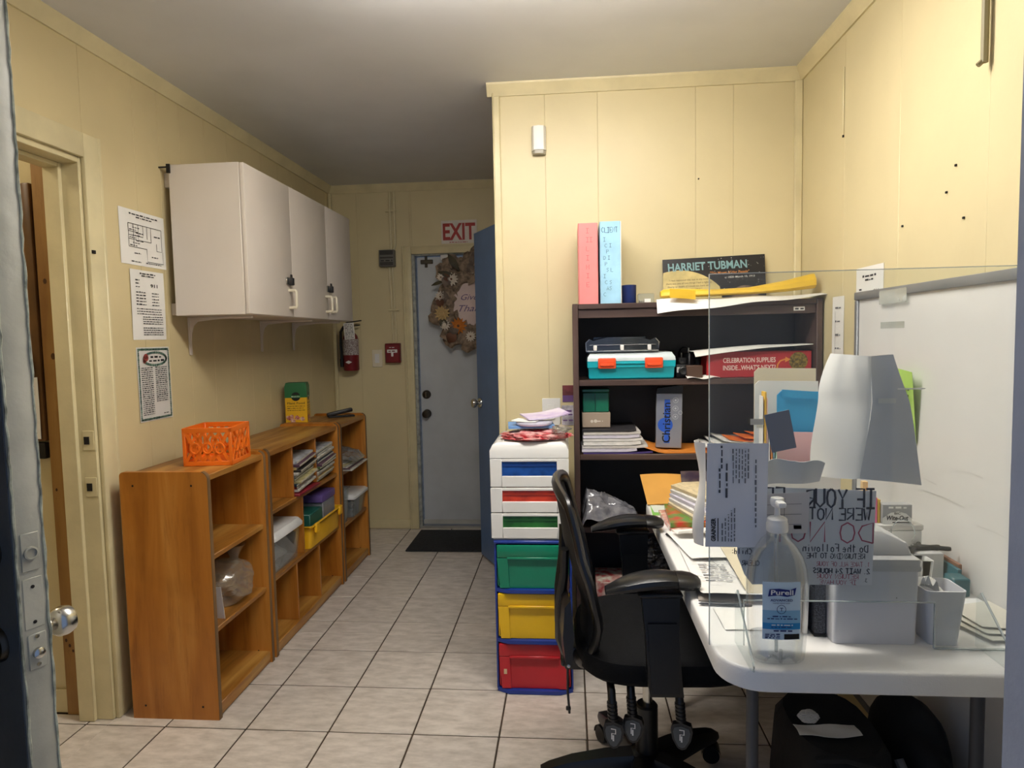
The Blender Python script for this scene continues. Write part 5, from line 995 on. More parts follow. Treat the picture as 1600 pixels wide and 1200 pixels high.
# ------------------------------------------------------------------ hand sanitizer bottle
M_gel = clear('clear bottle', tint='FAFBFB', body=.05, gloss=.07, rim=.42, bodycol='E6EAEE', rough=.05)
bx, by = .4035, 1.322
t = thing('sanitizer_bottle', 'big clear pump bottle of hand sanitizer at the table front edge', 'bottle', (bx, by, TZ))
prof = [(.047, .0005), (.052, .004), (.054, .02), (.0565, .05), (.0575, .10), (.0578, .15), (.0575, .168), (.0545, .190), (.048, .208), (.040, .223), (.029, .237), (.021, .246), (.018, .250), (.018, .256)]
def brings(pr, inset=0): 
    out = []
    for r, h in pr:
        rx = max(r-inset, .003); ry = max(min(.030, .006+r*.52) if h < .235 else r, .003)-inset*.6
        ring = []
        for k in range(36):
            a = 2*pi*k/36; ring.append((bx+math.copysign(abs(cos(a))**.72, cos(a))*rx, by+math.copysign(abs(sin(a))**.72, sin(a))*ry, TZ+h))
        out.append(ring)
    return out
MB().loft(brings(prof)).build('body', M_gel, t)
MB().loft(brings([(p[0]*.96, p[1]) for p in prof if .003 < p[1] < .06], .004)).build('gel', clear('gel', tint='F4F7F9', body=.05, gloss=.08, rim=.4, bodycol='E4E8EC', rough=.08), t)
MB().tube([(bx, by, TZ+.012), (bx-.002, by, TZ+.25)], .0035, 8).build('dip_tube', clear('dip tube', body=.3, gloss=.05, rim=.4), t)
MB().tube([(bx-.03+.06*k/12, by-.026, TZ+.004+.012*abs(sin(pi*k/6))) for k in range(13)], .003, 6).tube([(bx, by-.028, TZ+.003), (bx, by-.029, TZ+.03)], .0035, 6).build('base_rib', M_gel, t)
MB().lathe([(.0195, .2565), (.0205, .259), (.0205, .272), (.019, .275), (.019, .281), (.0165, .284), (.008, .286), (.0055, .289), (.0050, .303), (.008, .305), (.0125, .309), (.0135, .318), (.012, .323), (.004, .325)], 24, (bx, by, TZ)).box(bx-.008, bx+.008, by-.034, by-.008, TZ+.310, TZ+.321, .004, 2).build('pump', M_white, t)
F = Fr((bx-.036, by-.0342, TZ+.052), (1, 0, 0), (0, 0, 1)); LW, LH = .071, .114
cl = lambda u: -.0035*(abs(2*u-1)**2.2)
lb = MB().sheet(lambda u, v: F.p(LW*u, LH*v, cl(u)), 10, 2, .0006).build('label', mat('pale label', 'C9DDEA', rough=.35, var=.03), t)
lq = lambda a0, a1, b0, b1, d: (lambda m: m.sheet(lambda u, v: F.p((a0+(a1-a0)*u), b0+(b1-b0)*v, cl((a0+(a1-a0)*u)/LW)+d), 8, 1, .0003))(MB())
lq(.0, LW, .022, .058, .0006).build('label_band', mat('sky blue print', '8FC0DE', rough=.35, var=.06), lb)
lq(.0, LW, .0205, .033, .0008).build('label_band', mat('strong blue print', '2A8FCC', rough=.35), lb)
lq(.040, LW-.002, .001, .0115, .0008).build('black_panel', M_black, lb)
MB().poly(F, [(.009, .086), (.012, .100), (.03, .1015), (.050, .099), (.062, .104), (.059, .089), (.045, .0855), (.028, .088)], .0009).build('logo_banner', mat('purell navy', '1E2B78', rough=.35), lb)
MB().text(F, 'Purell', .0355, .0895, .0095, .042, align='C', bold=.02, d=.0013).build('logo_lettering', M_white, lb)
m = MB().text(F, 'ADVANCED', .0345, .0765, .0045, .042, align='C', bold=.02, d=.0011).text(F, 'HAND SANITIZER', .0345, .0715, .0026, .032, align='C', d=.0011).ring(F, .0345, .0605, .0088, .001, .0011).text(F, 'T', .0345, .057, .007, align='C', bold=.02, d=.0012)
m.dashes(F, .018, .052, .0455, .0024, 2, d=.0011).dashes(F, .008, .064, .041, .0024, 3, d=.0011).dashes(F, .015, .056, .0245, .0022, 4, d=.0012).dashes(F, .02, .055, .0165, .003, 5, d=.0011)
for k in range(3): m.dashes(F, .004, .032, .003+.0034*k, .0026, 8+k, d=.0011)
m.build('print', mat('navy print', '24336E', rough=.5), lb)
m = MB().dashes(F, .016, .056, .0285, .0028, 9, d=.0013); m.build('print_white', M_white, lb)
# ------------------------------------------------------------------ boxes and holders behind the screen
M_bw = mat('bluish white plastic', 'CFD0D6', rough=.4, var=.02)
t = thing('white_box', 'large pale box with lid standing behind the clear screen', 'box', (.64, 1.48, TZ))
MB().loft([rrect(x0, x1, 1.385+i*.2, 1.56, .008, z) for x0, x1, z, i in ((.5375, .702, TZ+.0005, .01), (.541, .706, TZ+.155, 0))]).build('carton', M_bw, t)
MB().loft([rrect(.540-i, .709+i, 1.382+i*.2, 1.565, .008, z) for z, i in ((TZ+.1555, 0), (TZ+.162, .002), (TZ+.166, -.002), (TZ+.172, -.002), (TZ+.176, 0), (TZ+.180, -.004))]).build('lid', mat('grey lid plastic', 'BDBDBF', rough=.4), t)
MB().loft([rrect(.545+i, .703-i*2.2, 1.41+i, 1.55-i*.3, .006, z) for z, i in ((TZ+.1805, 0), (TZ+.205, .004), (TZ+.224, .022))]).build('sloping_top', mat('grey lid plastic', 'BDBDBF', rough=.4), t)
MB().box(.575, .585, 1.404, 1.414, TZ+.182, TZ+.222, .001).build('seam_strip', mat('grey seam', '8E8F92', rough=.5), t)
MB().disc(Fr((.66, 1.3838, TZ+.10), (1, 0, 0), (0, 0, 1)), 0, 0, .0012, .0006, 8).build('speck', M_ink, t)
t = thing('pencil_cup', 'white open-top bin of tissues behind the right foot of the screen', 'bin', (.757, 1.42, TZ))
MB().loft([rrect(x0, x1, y0, y1, .012, z) for x0, x1, y0, y1, z in ((.728, .786, 1.386, 1.45, TZ+.0005), (.7165, .798, 1.380, 1.461, TZ+.115), (.7195, .795, 1.383, 1.458, TZ+.1155), (.731, .783, 1.389, 1.447, TZ+.004))]).build('tub', M_bw, t)
MB().sheet(lambda u, v: (.722+.04*u, 1.395+.05*v, TZ+.112+.022*sin(3*u+1)*(1-v)+.010*sin(14*u+9*v)), 14, 10, .0008).build('tissue', M_paper, t)
t = thing('paper_sleeve', 'narrow white upright sleeve between the pale box and the tissue bin', 'holder', (.73, 1.47, TZ))
MB().loft([rrect(x0, x1, 1.462, 1.50, .006, z) for x0, x1, z in ((.742, .758, TZ+.0005), (.742, .775, TZ+.15), (.744, .773, TZ+.1505), (.744, .756, TZ+.004))]).build('sleeve', M_white, t)
tag(MB().box(.735, .742, 1.44, 1.455, TZ+.0005, TZ+.02, .002).box(.725, .748, 1.456, 1.461, TZ+.0005, TZ+.012, .002).build('binder_clip', M_black, None), 'black binder clip at the foot of the pale box', 'clip')
t = thing('file_rack', 'black mesh file rack between the bottle and the pale box', 'rack', (.53, 1.47, TZ))
M_mesh2 = mat('black wire mesh', '1E2028', rough=.5, var=.5, scale=320, hex2='5A5E6A')
MB().box(.512, .534, 1.42, 1.424, TZ+.006, TZ+.125).box(.512, .534, 1.66, 1.664, TZ+.006, TZ+.125).box(.512, .514, 1.424, 1.66, TZ+.006, TZ+.10).box(.532, .534, 1.424, 1.66, TZ+.006, TZ+.10).build('mesh_side', M_mesh2, t)
MB().box(.510, .536, 1.417, 1.667, TZ+.0005, TZ+.006, .001).tube([(.511, 1.419, TZ+.126), (.535, 1.419, TZ+.126), (.535, 1.665, TZ+.126), (.511, 1.665, TZ+.126)], .002, 6, closed=True).build('rim', M_black, t)
for k, (a, lab) in enumerate(((.482, 'white folder with a small dark mark standing left of the mesh rack'), (.496, 'white folder standing directly against the mesh rack'))):
    o = tag(MB(TR(a, 1.55, TZ+.0008, ry=.03)).box(-.0055, .0055, -.12, .12, 0, .20-.01*k, .001).build('folder', mat('shade tinted paper', 'D9DAE0'), None), lab, 'folder')  # white folders, with a bluish shade tint in the colour
    if k == 0: MB().box(a-.003, a+.003, 1.4285, 1.4295, TZ+.03, TZ+.042).build('mark', M_ink, o)
t = thing('white_carton', 'white low carton by the right wall carrying pens and pads', 'box', (.86, 1.78, TZ))
MB().box(.80, .92, 1.80, 1.94, TZ+.0005, TZ+.118, .002).build('carton', M_white, t); MB().box(.797, .923, 1.797, 1.943, TZ+.1185, TZ+.135, .003).build('lid', mat('pale grey lid', 'CFCDC8', rough=.45), t)
zz = TZ+.1355
t = thing('correction_tape_box', 'grey and white correction fluid box on the low white carton', 'box', (.83, 1.80, zz))
Fw = Fr((.819, 1.80, zz), (1, 0, 0), (0, 0, 1))
MB().box(.819, .894, 1.80, 1.83, zz, zz+.052, .001).build('carton', mat('grey carton', 'A2A3A4', rough=.45, var=.05), t)
MB().poly(Fw, [(0, 0), (.075, 0), (.075, .014), (.06, .028), (.04, .034), (.02, .030), (0, .016)], .0006).build('white_panel', M_white, t)
MB().text(Fw, 'Wite-Out', .0375, .011, .012, .055, align='C', bold=.03, shear=.2, d=.0014).text(Fw, 'BIC', .0375, .026, .006, .016, align='C', bold=.02, d=.0014).quad(Fw, .025, .072, .003, .006, .0012).build('lettering', M_ink, t); MB().dashes(Fw, .015, .06, .042, .006, 3, d=.001).build('print_white', M_white, t)
for k, (x, c, h, nm) in enumerate(((.8035, 'F07AA0', .068, 'pink'), (.8115, 'E0B84A', .063, 'yellow'))):
    tag(MB().box(x, x+.0065, 1.81, 1.88, zz, zz+h, .0005).build('sticky_pad', mat(nm+' pad', c, rough=.6), None), nm+' sticky note pad standing on the low white carton', 'pad')
tag(MB().box(.804, .818, 1.885, 1.90, zz, zz+.095, .0005).build('card', mat('peach card', 'E8C48C', rough=.6), None), 'peach card standing behind the sticky note pads', 'card')
t = thing('tape_box', 'small pale grey box by the whiteboard with black pens on top', 'box', (.905, 1.72, TZ))
MB().box(.868, .944, 1.74, 1.79, TZ+.0005, TZ+.077, .002).build('carton', mat('light grey card', 'C6C5C3', rough=.5), t)
zz = TZ+.0775
for k, (x, y, rz) in enumerate(((.885, 1.765, .9), (.905, 1.765, .2), (.925, 1.768, -.3))):
    t = thing('marker_pen', ('leftmost', 'middle', 'rightmost')[k]+' of the black pens on the small pale grey box', 'pen', (x, y, zz), group='black pens on the pale grey box')
    MB(TR(x, y, zz+.0062+.0*k, rz=rz, ry=pi/2)).lathe([(.002, -.045), (.006, -.038), (.006, .04), (.005, .045)], 10).build('barrel', M_black, t)
tag(MB().tube([(.87+.03*cos(a*1.0), 1.797, zz+.036+.034*sin(a)) for a in [k*pi/12-.8 for k in range(22)]], .0012, 5).build('wire_loop', clear('clear cord', body=.4, gloss=.1), None), 'thin clear cord looping above the small pale grey box', 'cord')
tag(MB(TR(.955, 1.74, TZ+.0008, ry=.03)).box(-.004, .006, -.045, .06, 0, .05, .001).build('folder', mat('teal book cover', '2E6470', rough=.45), None), 'teal book standing against the whiteboard', 'book')
tag(MB(TR(.966, 1.76, TZ+.0008, ry=.02)).box(-.006, .004, -.05, .10, 0, .058, .001).build('folder', mat('brown book cover', '8A5F48', rough=.5, var=.2), None), 'brown folder standing against the whiteboard', 'folder')
tag(MB().box(.915, .955, 1.645, 1.69, TZ+.0005, TZ+.045, .003).build('box', mat('teal tray', '2A5C66', rough=.4), None), 'dark teal tray beside the tissue bin', 'tray')
for k in range(3): tag(MB(TR(.885+.012*k, 1.47+.02*k, TZ+.002+.004*k, rz=.3-.1*k)).sheet(lambda u, v: ((u-.5)*.11, (v-.5)*.13, .002+.012*abs(u-.5)), 6, 3, .0015).build('paper', mat('warm grey paper', 'CFCBBE', rough=.6), None), ordl(k, 3)+' loose paper on the table at the right foot of the screen', 'paper', 'loose papers at the right foot of the screen')
# upright files
t = thing('file_box', 'white cardboard file box holding the coloured folders on the table', 'box', (.64, 1.95, TZ))
m = MB().box(.530, .745, 1.885, 1.889, TZ+.0005, 1.02).box(.530, .745, 2.056, 2.06, TZ+.0005, 1.02).box(.530, .534, 1.889, 2.056, TZ+.0005, 1.02).box(.741, .745, 1.889, 2.056, TZ+.0005, 1.02).box(.534, .741, 1.889, 2.056, TZ+.0005, TZ+.004)
m.build('carton', M_paper2, t)
def upright(name, label, cat, x0, x1, y, z1, m, th=.0025, lean=.0, notch=None):
    pts = [(x0, TZ+.0045), (x1, TZ+.0045), (x1, z1), (x0+.012, z1+.004), (x0, z1-.008)] if not notch else notch
    o = MB(); o.fprism(Fr((0, y, 0), (1, 0, 0), (0, lean, 1)), pts, -th, 0); return tag(o.build(name, m, None, smooth=False), label, cat)
upright('folder', 'cream manila folder, tallest of the folders in the file box', 'folder', .556, .735, 2.05, 1.272, mat('manila', 'DCD0B4', rough=.6, var=.03), .004)
upright('paper', 'white sheet in front of the cream manila folder in the file box', 'paper', .552, .735, 2.03, 1.235, M_paper, .003)
upright('folder', 'sky blue folder in the file box behind the small grey card', 'folder', .588, .712, 1.935, 1.212, mat('sky blue card', '38A6DC', rough=.55, var=.03), .003)
MB().fbox(Fr((.600, 1.9318, 1.19), (1, 0, -.08), (0, 0, 1)), .0, .11, .008, .03, 0, .001).build('tab', MATS['sky blue card'], bpy.data.objects['folder.005'] if 'folder.005' in bpy.data.objects else None)
upright('folder', 'pale pink folder below the sky blue one in the file box', 'folder', .575, .730, 1.915, 1.098, mat('pale pink card', 'F0BFC0', rough=.6, var=.03), .003)
for k, (c, nm, w_) in enumerate((('F2EFE8', 'white', .004), ('E8B93C', 'golden yellow', .008), ('F4C8C0', 'pale pink', .004), ('F0EFEA', 'plain white', .004), ('F09A50', 'orange', .006), ('9CC8E0', 'pale blue', .004), ('A8D0B0', 'pale green', .004))):
    x = .5355+.0062*k; tag(MB().box(x, x+w_*.62, 1.892, 1.925, TZ+.005, (1.205, 1.217, 1.20, 1.13, 1.12, 1.09, 1.09)[k], .0004).build('card_strip', mat('strip '+nm, c, rough=.6, var=.03), None), nm+' file edge in the row at the left of the file box', 'file')
tag(MB().box(.517, .5345, 1.880, 1.884, 1.118, 1.131).build('index_tab', MATS['masking tape'], None), 'white index tab sticking out left of the file box', 'tab')
# ------------------------------------------------------------------ papers on the left half of the table
def flat(name, label, cat, pts, m, z=TZ+.0008, th=.0008, group=None):
    o = MB(); n = len(pts); o.prism(pts, 'z', z, z+th); return tag(o.build(name, m, None, smooth=False), label, cat, group)
def curvy(name, label, cat, c, a, b, rz, m, z=TZ+.001, curl=.01, edge=1, group=None, th=.0008):
    T = TR(c[0], c[1], z, rz=rz)
    return tag(MB(T).sheet(lambda u, v: ((u-.5)*a, (v-.5)*b, .0006+curl*(max(0, 1-v*4)**2 if edge else max(0, u*4-3)**2)+.0012*(1+sin(8*u+3*v))), 10, 14, th).build(name, m, None), label, cat, group)
M_draw = mat('drawing paper', 'E8E6E2', rough=.7, var=.03)
flat('folder', 'grey flat folder under the drawings near the table left edge', 'folder', [(.305, 1.60), (.46, 1.585), (.50, 1.88), (.335, 1.95)], mat('warm grey folder', 'A8A096', rough=.6, var=.05), th=.003)
o = curvy('drawing', 'large white pencil drawing sheet curling at the table left edge', 'drawing', (.418, 1.80), .20, .43, -.02, M_draw, z=TZ+.0042, curl=.02)
Gd = Fr(TR(.418, 1.80, TZ+.0085, rz=-.02) @ Vector((-.1, -.215, 0)), (1, -.02, 0), (.02, 1, 0)); rd = random.Random(8)
m = MB().stroke(Gd, [(.02, .40), (.08, .30), (.15, .24)], .0016).stroke(Gd, [(.05, .42), (.09, .20), (.16, .05)], .0014).stroke(Gd, [(.01, .33), (.12, .25), (.18, .25)], .0012).stroke(Gd, [(.11, .40), (.12, .12), (.17, .02)], .0016)
for k in range(26): a, b = .015+.12*rd.random(), .10+.28*rd.random(); m.stroke(Gd, [(a, b), (a+rd.uniform(-.02, .02), b+rd.uniform(-.03, .03)), (a+rd.uniform(-.03, .03), b+rd.uniform(-.03, .03))], .0009)
for k in range(7): m.dashes(Gd, .03, .10, .13+.02*k, .006, k)
m.build('pencil_lines', M_grey_ink, o)
curvy('drawing', 'second drawing sheet lying farther back on the table', 'drawing', (.43, 2.02), .22, .28, .12, M_draw, z=TZ+.0042+.006, curl=.004)
flat('card', 'cream manila sheet beside the drawings under the bill', 'card', [(.425, 1.62), (.52, 1.60), (.51, 1.97), (.44, 1.98)], mat('manila', 'DCD0B4'), z=TZ+.015, th=.0012)
curvy('paper', 'plain white sheet near the left foot of the screen', 'paper', (.41, 1.50), .16, .12, .02, M_paper, z=TZ+.001, curl=.0, th=.0006)
t = thing('pen', 'slim grey pen lying in front of the drawings', 'pen', (.36, 1.573, TZ+.004)); MB(TR(.362, 1.572, TZ+.0052, rz=-.07, ry=pi/2)).lathe([(.001, -.062), (.0035, -.055), (.004, .055), (.003, .06)], 10).build('barrel', mat('dark pen', '4A4C50', rough=.3), t)
t = thing('pen', 'black pencil lying at the back of the table left edge', 'pen', (.335, 2.10, TZ)); MB(TR(.322, 2.09, TZ+.0048, rz=1.9, ry=pi/2)).lathe([(.001, -.05), (.004, -.04), (.004, .05)], 6).build('barrel', M_black, t)
MAG2 = [('5E8A3C', 'C8402E', 'green and red magazine, uppermost of the glossy pair on the table'), ('C24A34', 'E6DCCB', 'red and white magazine, lower of the glossy pair on the table')]
for k, (c1, c2, lab) in enumerate(MAG2[::-1]):
    tag(MB(TR(.415+.01*k, 2.27+.012*k, TZ+.001+.017*k, rz=.04-.1*k)).sheet(lambda u, v: ((u-.5)*.19, (v-.5)*.25, .008+.004*sin(3*u)), 6, 4, .0155).build('magazine', mat('glossy %d' % k, c1, rough=.25, var=.6, scale=22, hex2=c2), None), lab, 'magazine')
for k in range(5):
    c = ('E0D2B0', 'E6E4E0', 'D8D4E0', 'E8E6E0', 'D9C8A0')[k]
    tag(MB(TR(.46+.006*k, 2.30+.01*k, TZ+.040+.0142*k, rz=.25+.03*k, ry=.05)).sheet(lambda u, v: ((u-.5)*.17, (v-.5)*.23, .005-.018*max(0, .25-u)*2), 10, 4, .0115).build('envelope', mat('sheaf '+c, c, rough=.6, var=.12, scale=40, stretch=(1, 1, 20)), None), 'cream envelope on top of the bent stack on the table' if k == 4 else ordl(k, 5)+' bent paper in the stack under the cream envelope', 'papers', None if k == 4 else 'bent papers under the cream envelope')
curvy('paper', 'white crumpled sheet at the foot of the bent paper stack', 'paper', (.40, 2.10), .15, .06, .2, M_paper, z=TZ+.024, curl=.012)
for k, (c, lab) in enumerate((('8CCB5E', 'green sheet lying flat at the far end of the table'), ('E6ECE0', 'white sheet over the green one at the far end of the table'))):
    flat('paper', lab, 'paper', [(.292+.01*k, 2.38+.035*k), (.40, 2.37+.035*k), (.42, 2.50), (.30, 2.52)], mat('sheet '+c, c, rough=.6), z=TZ+.001+.0012*k)
o = tag(MB().sheet(lambda u, v: (.29+.21*u-.01*v, 2.515+.17*v, TZ+.004+.080*v+.004*sin(4*u)), 8, 6, .004).build('envelope', mat('manila envelope', 'D9A04A', rough=.55, var=.06), None), 'golden manila envelope leaning at the far end of the table', 'envelope')
tag(MB().sheet(lambda u, v: (.42+.22*u+.02*v, 2.50+.18*v-.03*u, TZ+.012+.085*v+.003*sin(5*u)), 8, 6, .006).build('magazine', mat('dark violet cover', '34283A', rough=.35, var=.35, scale=18, hex2='6A5A50'), None), 'dark violet magazine leaning beside the golden envelope', 'magazine')
tag(MB().sheet(lambda u, v: (.40+.14*u, 2.44+.05*v, TZ+.006+.012*v+.003*sin(5*u)), 6, 4, .003).build('leaflet', mat('yellow printed leaflet', 'E0C040', rough=.4, var=.5, scale=50, hex2='7A4A3A'), None), 'yellow printed leaflet in front of the dark violet magazine', 'leaflet')
# ------------------------------------------------------------------ bags and papers under the table
M_blk = mat('black nylon', '0F1012', rough=.75, var=.2, scale=30, bump=.3)
t = thing('duffel_bag', 'black bag on the floor under the front of the table', 'bag', (.55, 1.72, 0))
MB().loft([[(x, y, z) for x, y, z in [(.66+.13*sx*cos(a)*k, 1.72+.20*math.copysign(abs(sin(a))**.7, sin(a))*k, z) for a in [2*pi*q/20 for q in range(20)] for sx in (1,)]] for z, k in ((.001, .92), (.03, 1), (.2, 1.0), (.34, .93), (.375, .78), (.38, .3))]).build('body', M_blk, t)
MB().tube([(.57, 1.56, .37), (.63, 1.535, .39), (.70, 1.535, .37), (.75, 1.56, .30)], .010, 6).build('strap', M_blk, t)
t = thing('backpack', 'black backpack with grey strap against the wall under the table', 'bag', (.83, 1.75, 0))
MB().blob((.880, 1.76, .20), .085, .19, .205, .07, 6, 4, flat=.001).build('body', M_blk, t)
MB().tube([(.785, 1.62, .34), (.80, 1.575, .28), (.84, 1.558, .2), (.88, 1.57, .1)], .011, 6).build('strap', mat('grey webbing', '66686C', rough=.8), t)
tag(MB().sheet(lambda u, v: (.555+.15*u, 1.63+.05*v, .3835+.010*(abs(u-.4))+.003*sin(7*u+4*v)), 10, 6, .001).build('paper', M_paper, None), 'white paper lying on the black bag under the table', 'paper')
tag(crumple((.60, 1.70, .396), .024, .018, .014, 71, .384).build('paper', M_paper2, None, ang=20), 'crumpled white tissue on the black bag under the table', 'paper')
tag(MB().sheet(lambda u, v: (.42+.10*u, 1.40+.04*u+.04*v, .05+.20*v*(1-u*.9)), 4, 4, .001).build('paper', M_paper2, None), 'white printed sheet standing beside the table front leg', 'paper')
# ------------------------------------------------------------------ office chair (local frame: x forward, origin on the floor under the column)
M_cb = mat('black nylon plastic', '101114', rough=.34, var=.1, bump=.05)
M_pad = mat('black soft pad', '141518', rough=.28, var=.1, scale=20, bump=.08, bscale=250)
M_fab = mat('black chair fabric', '0C0D10', rough=.8, spec=.2, var=.2, scale=60, bump=.25, bscale=350)
M_net = mat('black mesh fabric', '15161A', rough=.7, var=.35, scale=260)
CXY, CRZ = (.197, 1.925), .03
t = thing('office_chair', 'black mesh-back office chair with armrests pulled up to the table', 'chair', (*CXY, 0), CRZ)
T = TR(*CXY, 0, rz=CRZ)
MB(T).lathe([(.03, .055), (.052, .06), (.056, .10), (.05, .14), (.036, .15)], 20, (.015, 0, 0)).build('hub', M_cb, t)
for k in range(5):
    a = pi-CRZ+.06+2*pi*k/5; d = Vector((cos(a), sin(a), 0)); s = Vector((-d.y, d.x, 0)); rings = []
    for q, w_, zt, zb in ((.04, .034, .146, .062), (.12, .032, .140, .080), (.22, .028, .124, .080), (.29, .024, .104, .074), (.315, .018, .094, .076)):
        c = d*q+Vector((.015, 0, 0)); rings.append([c+s*w_*.75+Vector((0, 0, zt)), c-s*w_*.75+Vector((0, 0, zt)), c-s*w_+Vector((0, 0, zt-.012)), c-s*w_+Vector((0, 0, zb)), c+s*w_+Vector((0, 0, zb)), c+s*w_+Vector((0, 0, zt-.012))])
    l = MB(T).loft(rings).build('base_leg', M_cb, t)
    c = d*.295+Vector((.015, 0, 0)); b = a+.9+k; wd = Vector((cos(b), sin(b), 0)); m = MB(T)
    for e in (-1, 1):
        rg = []
        for off in (.004, .022):
            rg.append([c+wd*off*e+Vector((-wd.y, wd.x, 0))*.0265*cos(2*pi*j/18)+Vector((0, 0, .0275+.0265*sin(2*pi*j/18))) for j in range(18)])
        m.loft(rg)
    m.tube([c+Vector((0, 0, .03)), c+Vector((0, 0, .074))], .008, 8)
    hood = [c+Vector((-wd.y, wd.x, 0))*.03*cos(pi*j/10)+Vector((0, 0, .03+.03*sin(pi*j/10))) for j in range(11)]
    m.loft([[p+wd*.024 for p in hood]+[p*1+wd*.024-Vector((0, 0, .004)) for p in hood[::-1]], [p-wd*.024 for p in hood]+[p-wd*.024-Vector((0, 0, .004)) for p in hood[::-1]]])
    m.build('caster', M_cb, l)
MB(T).lathe([(.033, .15), (.033, .287), (.028, .293), (.024, .293)], 18, (.018, 0, 0)).build('column_sleeve', M_cb, t)
MB(T).lathe([(.0145, .293), (.0145, .43)], 16, (.021, 0, 0)).build('gas_cylinder', M_chrome, t)
MB(T).box(-.13, .13, -.085, .085, .42, .46, .008).box(-.235, -.10, -.05, .05, .425, .455, .006).build('tilt_mechanism', M_cb, t)
# seat cushion
def sq(cx, cy, rx, ry, z, e=.55, n=36): return [(cx+math.copysign(abs(cos(2*pi*k/n))**e, cos(2*pi*k/n))*rx, cy+math.copysign(abs(sin(2*pi*k/n))**e, sin(2*pi*k/n))*ry, z) for k in range(n)]
MB(T).loft([sq(.06, 0, rx, ry, z) for rx, ry, z in ((.19, .20, .461), (.235, .232, .466), (.25, .245, .480), (.252, .247, .506), (.246, .24, .526), (.225, .22, .538), (.12, .12, .540), (.02, .02, .538))]).build('seat', M_fab, t)
# back: outline loop and mesh
def bx_(z, y):   # chair-back surface: lumbar forward, top leaning back, sides wrapping forward
    k = max(0, (z-.47)/.49); P = ((0, -.190), (.15, -.166), (.3, -.166), (.5, -.192), (.7, -.219), (1.05, -.243))
    for (a, p), (b, q) in zip(P, P[1:]):
        if k <= b: break
    f = (k-a)/(b-a); f = f*f*(3-2*f)*.4+f*.6
    return p+(q-p)*f+.75*y*y
def hw(z):
    k = (z-.47)/.49; return .125+.105*math.sin(pi*.5*min(1, k/.55)) if k < .55 else .23-.045*((k-.55)/.45)**2
loop = []
N = 14
for k in range(N+1): z = .495+(.925-.495)*k/N; loop.append((hw(z), z))
ztop = [(hw(.925)*cos(a), .925+.035*sin(a)) for a in [pi*k/10 for k in range(1, 10)]]
zbot = [(-hw(.495)*cos(a), .495-.03*sin(a)) for a in [pi*k/8 for k in range(1, 8)]]
full = loop+ztop+[(-y, z) for y, z in loop[::-1]]+zbot
path = [Vector((bx_(z, y), y, z)) for y, z in full]
rings = []
for i, p in enumerate(path):
    tg = (path[(i+1) % len(path)]-path[i-1]).normalized(); n = Vector((1, 0, 0)); n = (n-tg*n.dot(tg)).normalized(); b = tg.cross(n)
    rings.append([p+n*.013*cos(2*pi*q/10)+b*.019*sin(2*pi*q/10) for q in range(10)])
MB(T).loft(rings, closed=True).build('back_frame', M_pad, t)
def net(u, v):
    z = .475+.475*v; zc = min(max(z, .495), .925); w_ = hw(zc)
    if z > .925: w_ *= math.sqrt(max(0, 1-((z-.925)/.035)**2))
    if z < .495: w_ *= math.sqrt(max(0, 1-((.495-z)/.03)**2))
    y = (2*u-1)*max(w_-.008, .01); return (bx_(z, y)-.004, y, z)
MB(T).sheet(net, 12, 20, .003).build('back_mesh', M_net, t)
spine = [(-.17, 0, .44), (-.215, 0, .46), (-.235, 0, .52), (-.235, 0, .62), (-.222, 0, .72), (bx_(.80, .12)-.014, 0, .80)]
m = MB(T)
for s in (-1, 1): m.tube([(x, s*(.035+.25*max(0, z-.45)), z) for x, y, z in spine], [.018, .018, .016, .015, .013, .012], 8)
m.box(-.225, -.155, -.06, .06, .42, .49, .01, 2).build('back_support', M_cb, t)
MB(T).loft([[(-.218+.3*y*y-dx, y, z) for dx, z in ((0, .50), (.016, .51), (.022, .58), (.016, .66), (0, .68), (-.008, .58))] for y in [-.19+.38*k/10 for k in range(11)]]).build('lumbar_pad', M_pad, t)
for k, (x, z) in enumerate(((-.185, .478), (-.178, .442), (-.165, .460), (-.212, .436))): MB(T).lathe([(.0055, 0), (.005, .003), (.001, .004)], 12, (x, -.0605 if k != 3 else -.062, z), 'y').build('bolt', mat('zinc bolt', 'CFCFCB', rough=.3, metal=.8), t)
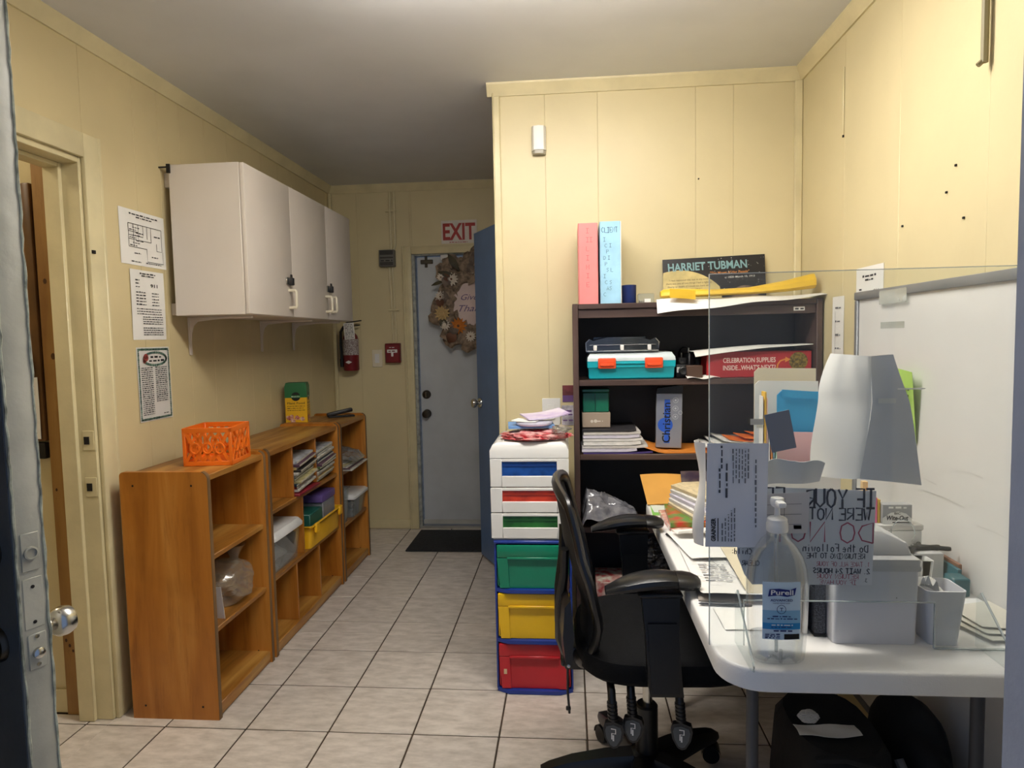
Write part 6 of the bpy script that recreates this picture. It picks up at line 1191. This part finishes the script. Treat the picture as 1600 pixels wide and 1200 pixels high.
# arms
for s in (-1, 1):
    px = .018
    a = MB(T).loft([[(px+dx0, s*y0, z), (px+dx1, s*y0, z), (px+dx1, s*y1, z), (px+dx0, s*y1, z)] for z, dx0, dx1, y0, y1 in ((.452, -.02, .06, .20, .232), (.465, -.03, .055, .245, .278), (.50, -.035, .05, .252, .285), (.62, -.04, .042, .252, .283), (.73, -.05, .045, .252, .281))]).build('arm_post', M_cb, t)
    MB(T).loft([[(px+dx0, s*y0, z), (px+dx1, s*y0, z), (px+dx1, s*y1, z), (px+dx0, s*y1, z)] for z, dx0, dx1, y0, y1 in ((.48, -.028, .042, .248, .290), (.66, -.036, .036, .248, .288))]).build('arm_sleeve', M_cb, a)
    rings = []
    for k in range(17):
        q = k/16; x = -.122+.235*q; w_ = .046*(math.sin(pi*min(max(q, .035), .965))**.35); zc = .753+.014*math.sin(pi*q)-.014*(1-q)**2+.006*q; h = .019*(math.sin(pi*min(max(q, .035), .965))**.4)
        rings.append([(x, s*.268+w_*math.copysign(abs(cos(2*pi*j/14))**.8, cos(2*pi*j/14)), zc+h*math.copysign(abs(sin(2*pi*j/14))**.8, sin(2*pi*j/14))) for j in range(14)])
    p = MB(T).loft(rings).build('arm_pad', M_pad, t)
    MB(T).loft([[(x, s*.268+w_*cos(2*pi*j/14), zc+h*sin(2*pi*j/14)) for j in range(14)] for x, w_, h, zc in ((.055, .0465, .0195, .7655), (.075, .047, .0195, .7645), (.095, .043, .0185, .7625), (.110, .028, .014, .761), (.116, .01, .007, .760))]).build('pad_grip', M_cb, p)
    MB(T).box(px-.06, px+.05, s*.268-.03, s*.268+.03, .728, .742, .005).build('pad_plate', M_cb, p)
# levers with ribbed sleeves and paddles
M_pd = mat('grey paddle inlay', '4A5054', rough=.4, var=.1)
for lx, ly, zt in ((-.105, -.235, .44), (-.052, -.21, .44), (.068, -.245, .445)):
    rp_ = [(lx, ly+.06, .455), (lx, ly+.012, .45), (lx, ly, zt-.01), (lx+.004, ly-.004, zt-.06)]
    l = MB(T).tube(rp_, [.010, .011, .011, .010], 10)
    for k in range(5): l.tube([(lx+.0006*k, ly-.0006*k, zt-.012-.010*k), (lx+.0006*k, ly-.0006*k, zt-.018-.010*k)], .0135, 10)
    lo = l.build('lever', M_cb, t)
    pd = [(1.15*x_, 1.1*z_) for x_, z_ in [(0, .0), (.02, -.006), (.024, -.02), (.02, -.042), (.009, -.062), (0, -.066), (-.009, -.062), (-.02, -.042), (-.024, -.02), (-.02, -.006)]]
    FP = Fr(T @ Vector((lx+.004, ly-.006, zt-.058)), T.to_3x3() @ Vector((cos(-.25), sin(-.25), 0)), T.to_3x3() @ Vector((0, 0, 1)))
    MB().fprism(FP, pd, -.009, .009).build('paddle', M_cb, lo, smooth=False)
    MB().fprism(FP, [(x*.78, -.008+z*.80) for x, z in pd], .009, .0105).build('paddle_inlay', M_pd, lo, smooth=False)
    MB().stroke(FP, [(-.006, -.018), (.006, -.018), (.006, -.03), (-.004, -.03), (-.004, -.046)], .003, .0115).stroke(FP, [(0, -.034), (0, -.05)], .004, .0116).build('paddle_symbol', M_white, lo)
MB(T).tube([(-.215, -.06, .43), (-.216, -.062, .36), (-.212, -.062, .295)], .0035, 6).box(-.222, -.208, -.068, -.056, .305, .315, .002).build('cable', M_cb, t)
MB(T).sheet(lambda u, v: (-.03+.075*u-.03*v*(u-.5), -.10+.02*v, .455-.06*v*(1-.5*u)), 4, 4, .001).build('paper_tag', mat('cream tag', 'D8CCA0', rough=.7, var=.15), t)
